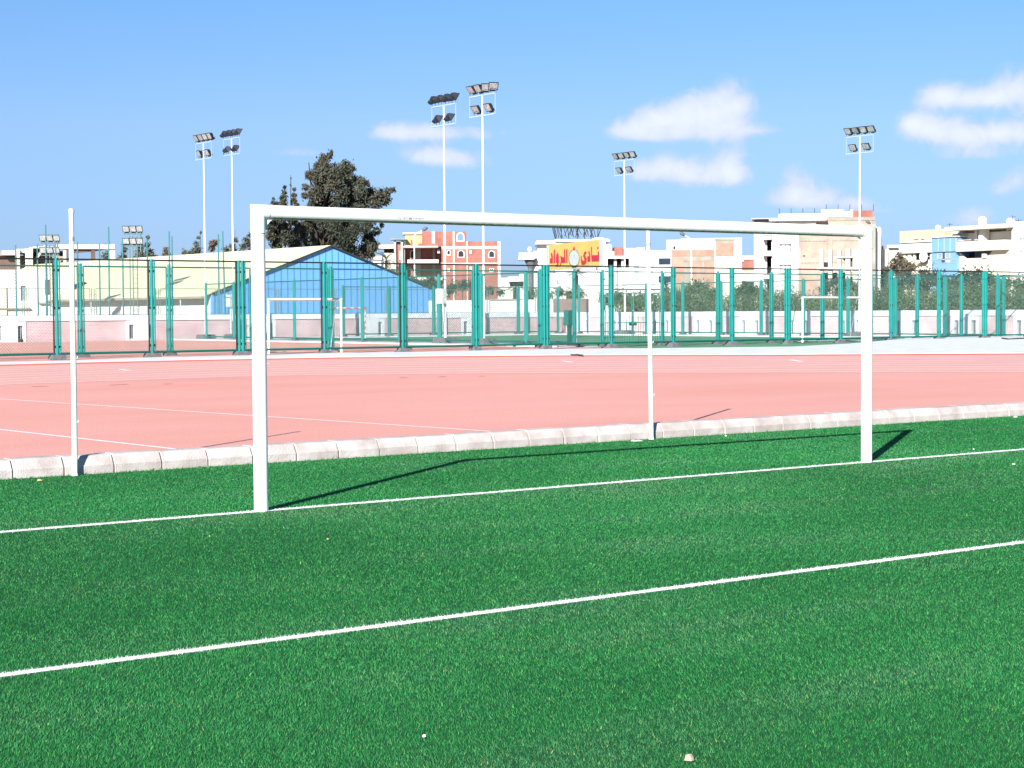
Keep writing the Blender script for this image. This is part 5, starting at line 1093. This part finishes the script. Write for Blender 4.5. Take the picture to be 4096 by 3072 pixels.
# ------------------------------------------------------------------ litter and small things on the ground
def scrap(x,y,z,s,m,label,name,cat,flat=.35,seed=0):
    g=random.Random(seed); c=gnd(x,y,z); b=MB(); n=7; top=[];bot=[]
    for k in range(n):
        a=2*math.pi*k/n; r=s*g.uniform(.6,1.1); top.append(c+Vector((math.cos(a)*r*.75,math.sin(a)*r*.6,s*flat*g.uniform(.8,1.5)))); bot.append(c+Vector((math.cos(a)*r,math.sin(a)*r*.8,-.002)))
    i=b.add(bot+top+[c+Vector((0,0,s*flat*1.6))])
    for k in range(n):
        j=(k+1)%n; b.face((i+k,i+j,i+n+j,i+n+k)); b.face((i+n+k,i+n+j,i+2*n))
    o=b.build(name,m,None,origin=c); tag(o,label,cat); return o
scrap(2757,3038,.012,.022,M['stone'],'small pinkish stone lying in the grass at the bottom of the photo','stone','stone',.6,1)
scrap(1697,2945,.012,.009,M['paper'],'tiny white scrap in the grass, bottom centre','litter_scrap','litter',.5,2)
scrap(157,1922,.012,.034,M['leaf_dry'],'orange dry leaf on the turf just left of the near net pole','dry_leaf','leaf',.3,3)
scrap(2790,1700,.012,.04,M['paper'],'pale yellowish leaf at the kerb right of the middle net pole','dry_leaf','leaf',.2,4)
scrap(2903,1744,.012,.020,M['paper'],'white pebble on the turf near the kerb, left of the right goal post','pebble','litter',.5,5)
scrap(4055,1857,.012,.020,M['paper'],'white scrap on the turf near the right edge, beside the goal line','litter_scrap','litter',.4,6)
scrap(3894,1797,.012,.016,M['paper'],'small white scrap just above the goal line at the right','litter_scrap','litter',.4,7)
scrap(1312,2156,.012,.011,M['leaf_dry'],'small brown leaf on the turf between the two white lines','dry_leaf','leaf',.3,8)
scrap(4062,1668,.012,.035,M['paper'],'white scrap at the kerb foot, right edge of the photo','litter_scrap','litter',.3,9)
scrap(2545,1763,.01,.09,M['paper'],'thin pale slab scrap at the foot of the middle net pole','litter_scrap','litter',.06,10)
b=MB(); pts=[gnd(x,y,PVZ+.02) for x,y in ((2283,1418),(2297,1419.5),(2312,1419),(2322,1421),(2330,1423))]; b.path(pts,[.02,.025,.03,.03,.05],n=6); o=b.build('fallen_twig',M['trunk'],None,origin=pts[0]); tag(o,'dark twig lying on the pale pavement before the barred gate','twig')
b=MB(); pts=[gnd(x,y,PVZ+.03) for x,y in ((4008,1353),(4030,1356),(4060,1354.5),(4100,1353))]; b.path(pts,.04,n=6); o=b.build('rubber_hose',M['trunk'],None,origin=pts[0]); tag(o,'brown hose on the pavement at the right-hand fence foot','hose')

# ------------------------------------------------------------------ sky, sun, camera
SUN_EL=math.radians(25.3); az=math.atan2(-.811,-.585)      # direction towards the sun, from +y towards +x
sd=Vector((math.sin(az)*math.cos(SUN_EL),math.cos(az)*math.cos(SUN_EL),math.sin(SUN_EL)))
w=bpy.data.worlds.new('World'); scene.world=w; w.use_nodes=True; nt=w.node_tree; N=nt.nodes; L=nt.links; bg=N['Background']
SKY_STR=.05
bg.inputs['Strength'].default_value=SKY_STR
sk=N.new('ShaderNodeTexSky'); sk.sky_type='NISHITA'; sk.sun_disc=False; sk.sun_elevation=SUN_EL; sk.sun_rotation=az; sk.altitude=0; sk.air_density=1.0; sk.dust_density=.15; sk.ozone_density=2.5
tc=N.new('ShaderNodeTexCoord'); sp=N.new('ShaderNodeSeparateXYZ'); L.new(tc.outputs['Generated'],sp.inputs[0])
def mth(op,a,b=None,c=None):
    n=N.new('ShaderNodeMath'); n.operation=op
    for i,v in enumerate((a,b,c)):
        if v is None: continue
        if isinstance(v,(int,float)): n.inputs[i].default_value=v
        else: L.new(v,n.inputs[i])
    return n.outputs[0]
AZ=mth('ARCTAN2',sp.outputs['X'],sp.outputs['Y']); EL=mth('ARCSINE',sp.outputs['Z'])
def azel(x,y): d=ray(x*K,y*K).normalized(); return math.atan2(d.x,d.y),math.asin(d.z)
clouds=[(1345,282,36,20,.8),(1395,264,42,28,.9),(1440,257,46,32,.9),(1490,247,46,40,1.0),(1540,240,46,44,1.0),(1590,232,38,50,1.0),(1575,285,60,26,.8),(1470,292,80,22,.8),(1390,294,55,18,.7),(1640,282,45,12,.45),
 (1385,378,30,26,.8),(1422,364,42,28,.85),(1470,377,50,36,.95),(1530,380,46,28,.85),(1575,357,36,48,.95),(1592,388,28,28,.75),
 (1725,412,38,46,.95),(1690,434,45,22,.7),(1775,434,55,28,.8),(1840,440,40,18,.6),
 (2020,217,38,28,.9),(2045,207,38,26,.9),(2100,217,46,22,.75),(2150,212,42,28,.9),(2205,195,55,46,1.0),
 (1985,277,38,34,.95),(1962,266,20,20,.7),(2030,287,55,34,.95),(2090,302,55,34,.85),(2150,288,46,20,.75),(2205,292,55,26,.9),(2120,332,80,20,.6),
 (2195,392,42,30,.75),(2160,412,30,18,.5),(1880,455,55,16,.45),(2085,480,60,22,.55),(2110,462,28,18,.6),
 (838,287,38,22,.72),(872,292,62,20,.7),(920,284,46,22,.68),(1010,291,75,18,.6),(920,337,50,24,.66),(955,342,65,26,.7),(1005,352,55,22,.6),(640,330,70,14,.5),(2420,260,150,60,.9),(2700,420,200,60,.8),(-300,300,160,40,.6)]
acc=None
for x,y,rx,ry,s in clouds:
    a,e=azel(x,y); sa=rx*1.08*K/FPX; se=ry*1.08*K/FPX
    du=mth('DIVIDE',mth('SUBTRACT',AZ,a),sa); dv=mth('DIVIDE',mth('SUBTRACT',EL,e),se)
    dv2=mth('MULTIPLY',dv,mth('ADD',1.0,mth('MULTIPLY',mth('LESS_THAN',dv,0.0),.6)))
    q=mth('MULTIPLY',mth('EXPONENT',mth('MULTIPLY',mth('ADD',mth('MULTIPLY',du,du),mth('MULTIPLY',dv2,dv2)),-1.0)),s)
    acc=q if acc is None else mth('ADD',acc,q)
cv=N.new('ShaderNodeCombineXYZ'); L.new(AZ,cv.inputs[0]); L.new(EL,cv.inputs[1])
nz=N.new('ShaderNodeTexNoise'); nz.inputs['Scale'].default_value=95; nz.inputs['Detail'].default_value=8; nz.inputs['Roughness'].default_value=.60; nz.inputs['Distortion'].default_value=.5; L.new(cv.outputs[0],nz.inputs['Vector'])
val=mth('ADD',acc,mth('MULTIPLY',mth('SUBTRACT',nz.outputs['Fac'],.5),1.35))
mr=N.new('ShaderNodeMapRange'); mr.interpolation_type='SMOOTHSTEP'; mr.inputs[1].default_value=.10; mr.inputs[2].default_value=1.05; L.new(val,mr.inputs[0])
hz=N.new('ShaderNodeMapRange'); hz.inputs[1].default_value=-.05; hz.inputs[2].default_value=.02; L.new(EL,hz.inputs[0])
gt=N.new('ShaderNodeMapRange'); gt.interpolation_type='SMOOTHSTEP'; gt.inputs[1].default_value=.08; gt.inputs[2].default_value=.4; L.new(acc,gt.inputs[0])
fac=mth('MULTIPLY',mth('MULTIPLY',mth('MULTIPLY',mr.outputs[0],.78),gt.outputs[0]),hz.outputs[0])
cc=N.new('ShaderNodeMapRange'); cc.interpolation_type='SMOOTHSTEP'; cc.inputs[1].default_value=.45; cc.inputs[2].default_value=2.0; L.new(val,cc.inputs[0])
cm=N.new('ShaderNodeMix'); cm.data_type='RGBA'; cm.inputs[6].default_value=(5.9,6.4,8.2,1); cm.inputs[7].default_value=(8.3,8.35,8.6,1); L.new(cc.outputs[0],cm.inputs[0])
# tint of the clear air, then clouds over it
hs=N.new('ShaderNodeMix'); hs.data_type='RGBA'; hs.blend_type='MULTIPLY'; hs.inputs[0].default_value=1; L.new(sk.outputs[0],hs.inputs[6])
er=N.new('ShaderNodeMapRange'); er.inputs[1].default_value=0.0; er.inputs[2].default_value=.26; L.new(EL,er.inputs[0])
ec=N.new('ShaderNodeValToRGB'); L.new(er.outputs[0],ec.inputs['Fac']); q_=ec.color_ramp.elements; q_[0].color=(.32,.48,1.0,1); q_[1].color=(.52,.88,1.13,1); q3=q_.new(.4); q3.color=(.61,.725,1.04,1); L.new(ec.outputs[0],hs.inputs[7])
SKYTINT=hs
mx=N.new('ShaderNodeMix'); mx.data_type='RGBA'; L.new(cm.outputs[2],mx.inputs[7]); L.new(fac,mx.inputs[0]); L.new(hs.outputs[2],mx.inputs[6]); L.new(mx.outputs[2],bg.inputs['Color'])

sl=bpy.data.lights.new('sun','SUN'); sl.energy=4.6; sl.angle=math.radians(.53); sl.color=(1,.955,.885); so=bpy.data.objects.new('sun',sl); COL.objects.link(so); so.rotation_euler=sd.to_track_quat('Z','Y').to_euler(); so.location=(0,-20,30)
cd=bpy.data.cameras.new('camera'); cam=bpy.data.objects.new('camera',cd); COL.objects.link(cam); cd.sensor_fit='HORIZONTAL'; cd.sensor_width=36; cd.lens=FPX/4096*36; cd.clip_start=.1; cd.clip_end=5000
cam.matrix_world=Matrix(((RT.x,UP.x,-FW.x,CAMP.x),(RT.y,UP.y,-FW.y,CAMP.y),(RT.z,UP.z,-FW.z,CAMP.z),(0,0,0,1)))
scene.camera=cam
vs=scene.view_settings; scene.display_settings.display_device='sRGB'; vs.view_transform='Standard'; vs.look='None'; vs.exposure=1.3; vs.gamma=1; vs.use_curve_mapping=False
scene.render.engine='CYCLES'; scene.cycles.max_bounces=6; scene.cycles.diffuse_bounces=3; scene.cycles.glossy_bounces=2; scene.cycles.transparent_max_bounces=4; scene.cycles.caustics_reflective=False; scene.cycles.caustics_refractive=False; scene.cycles.use_denoising=True
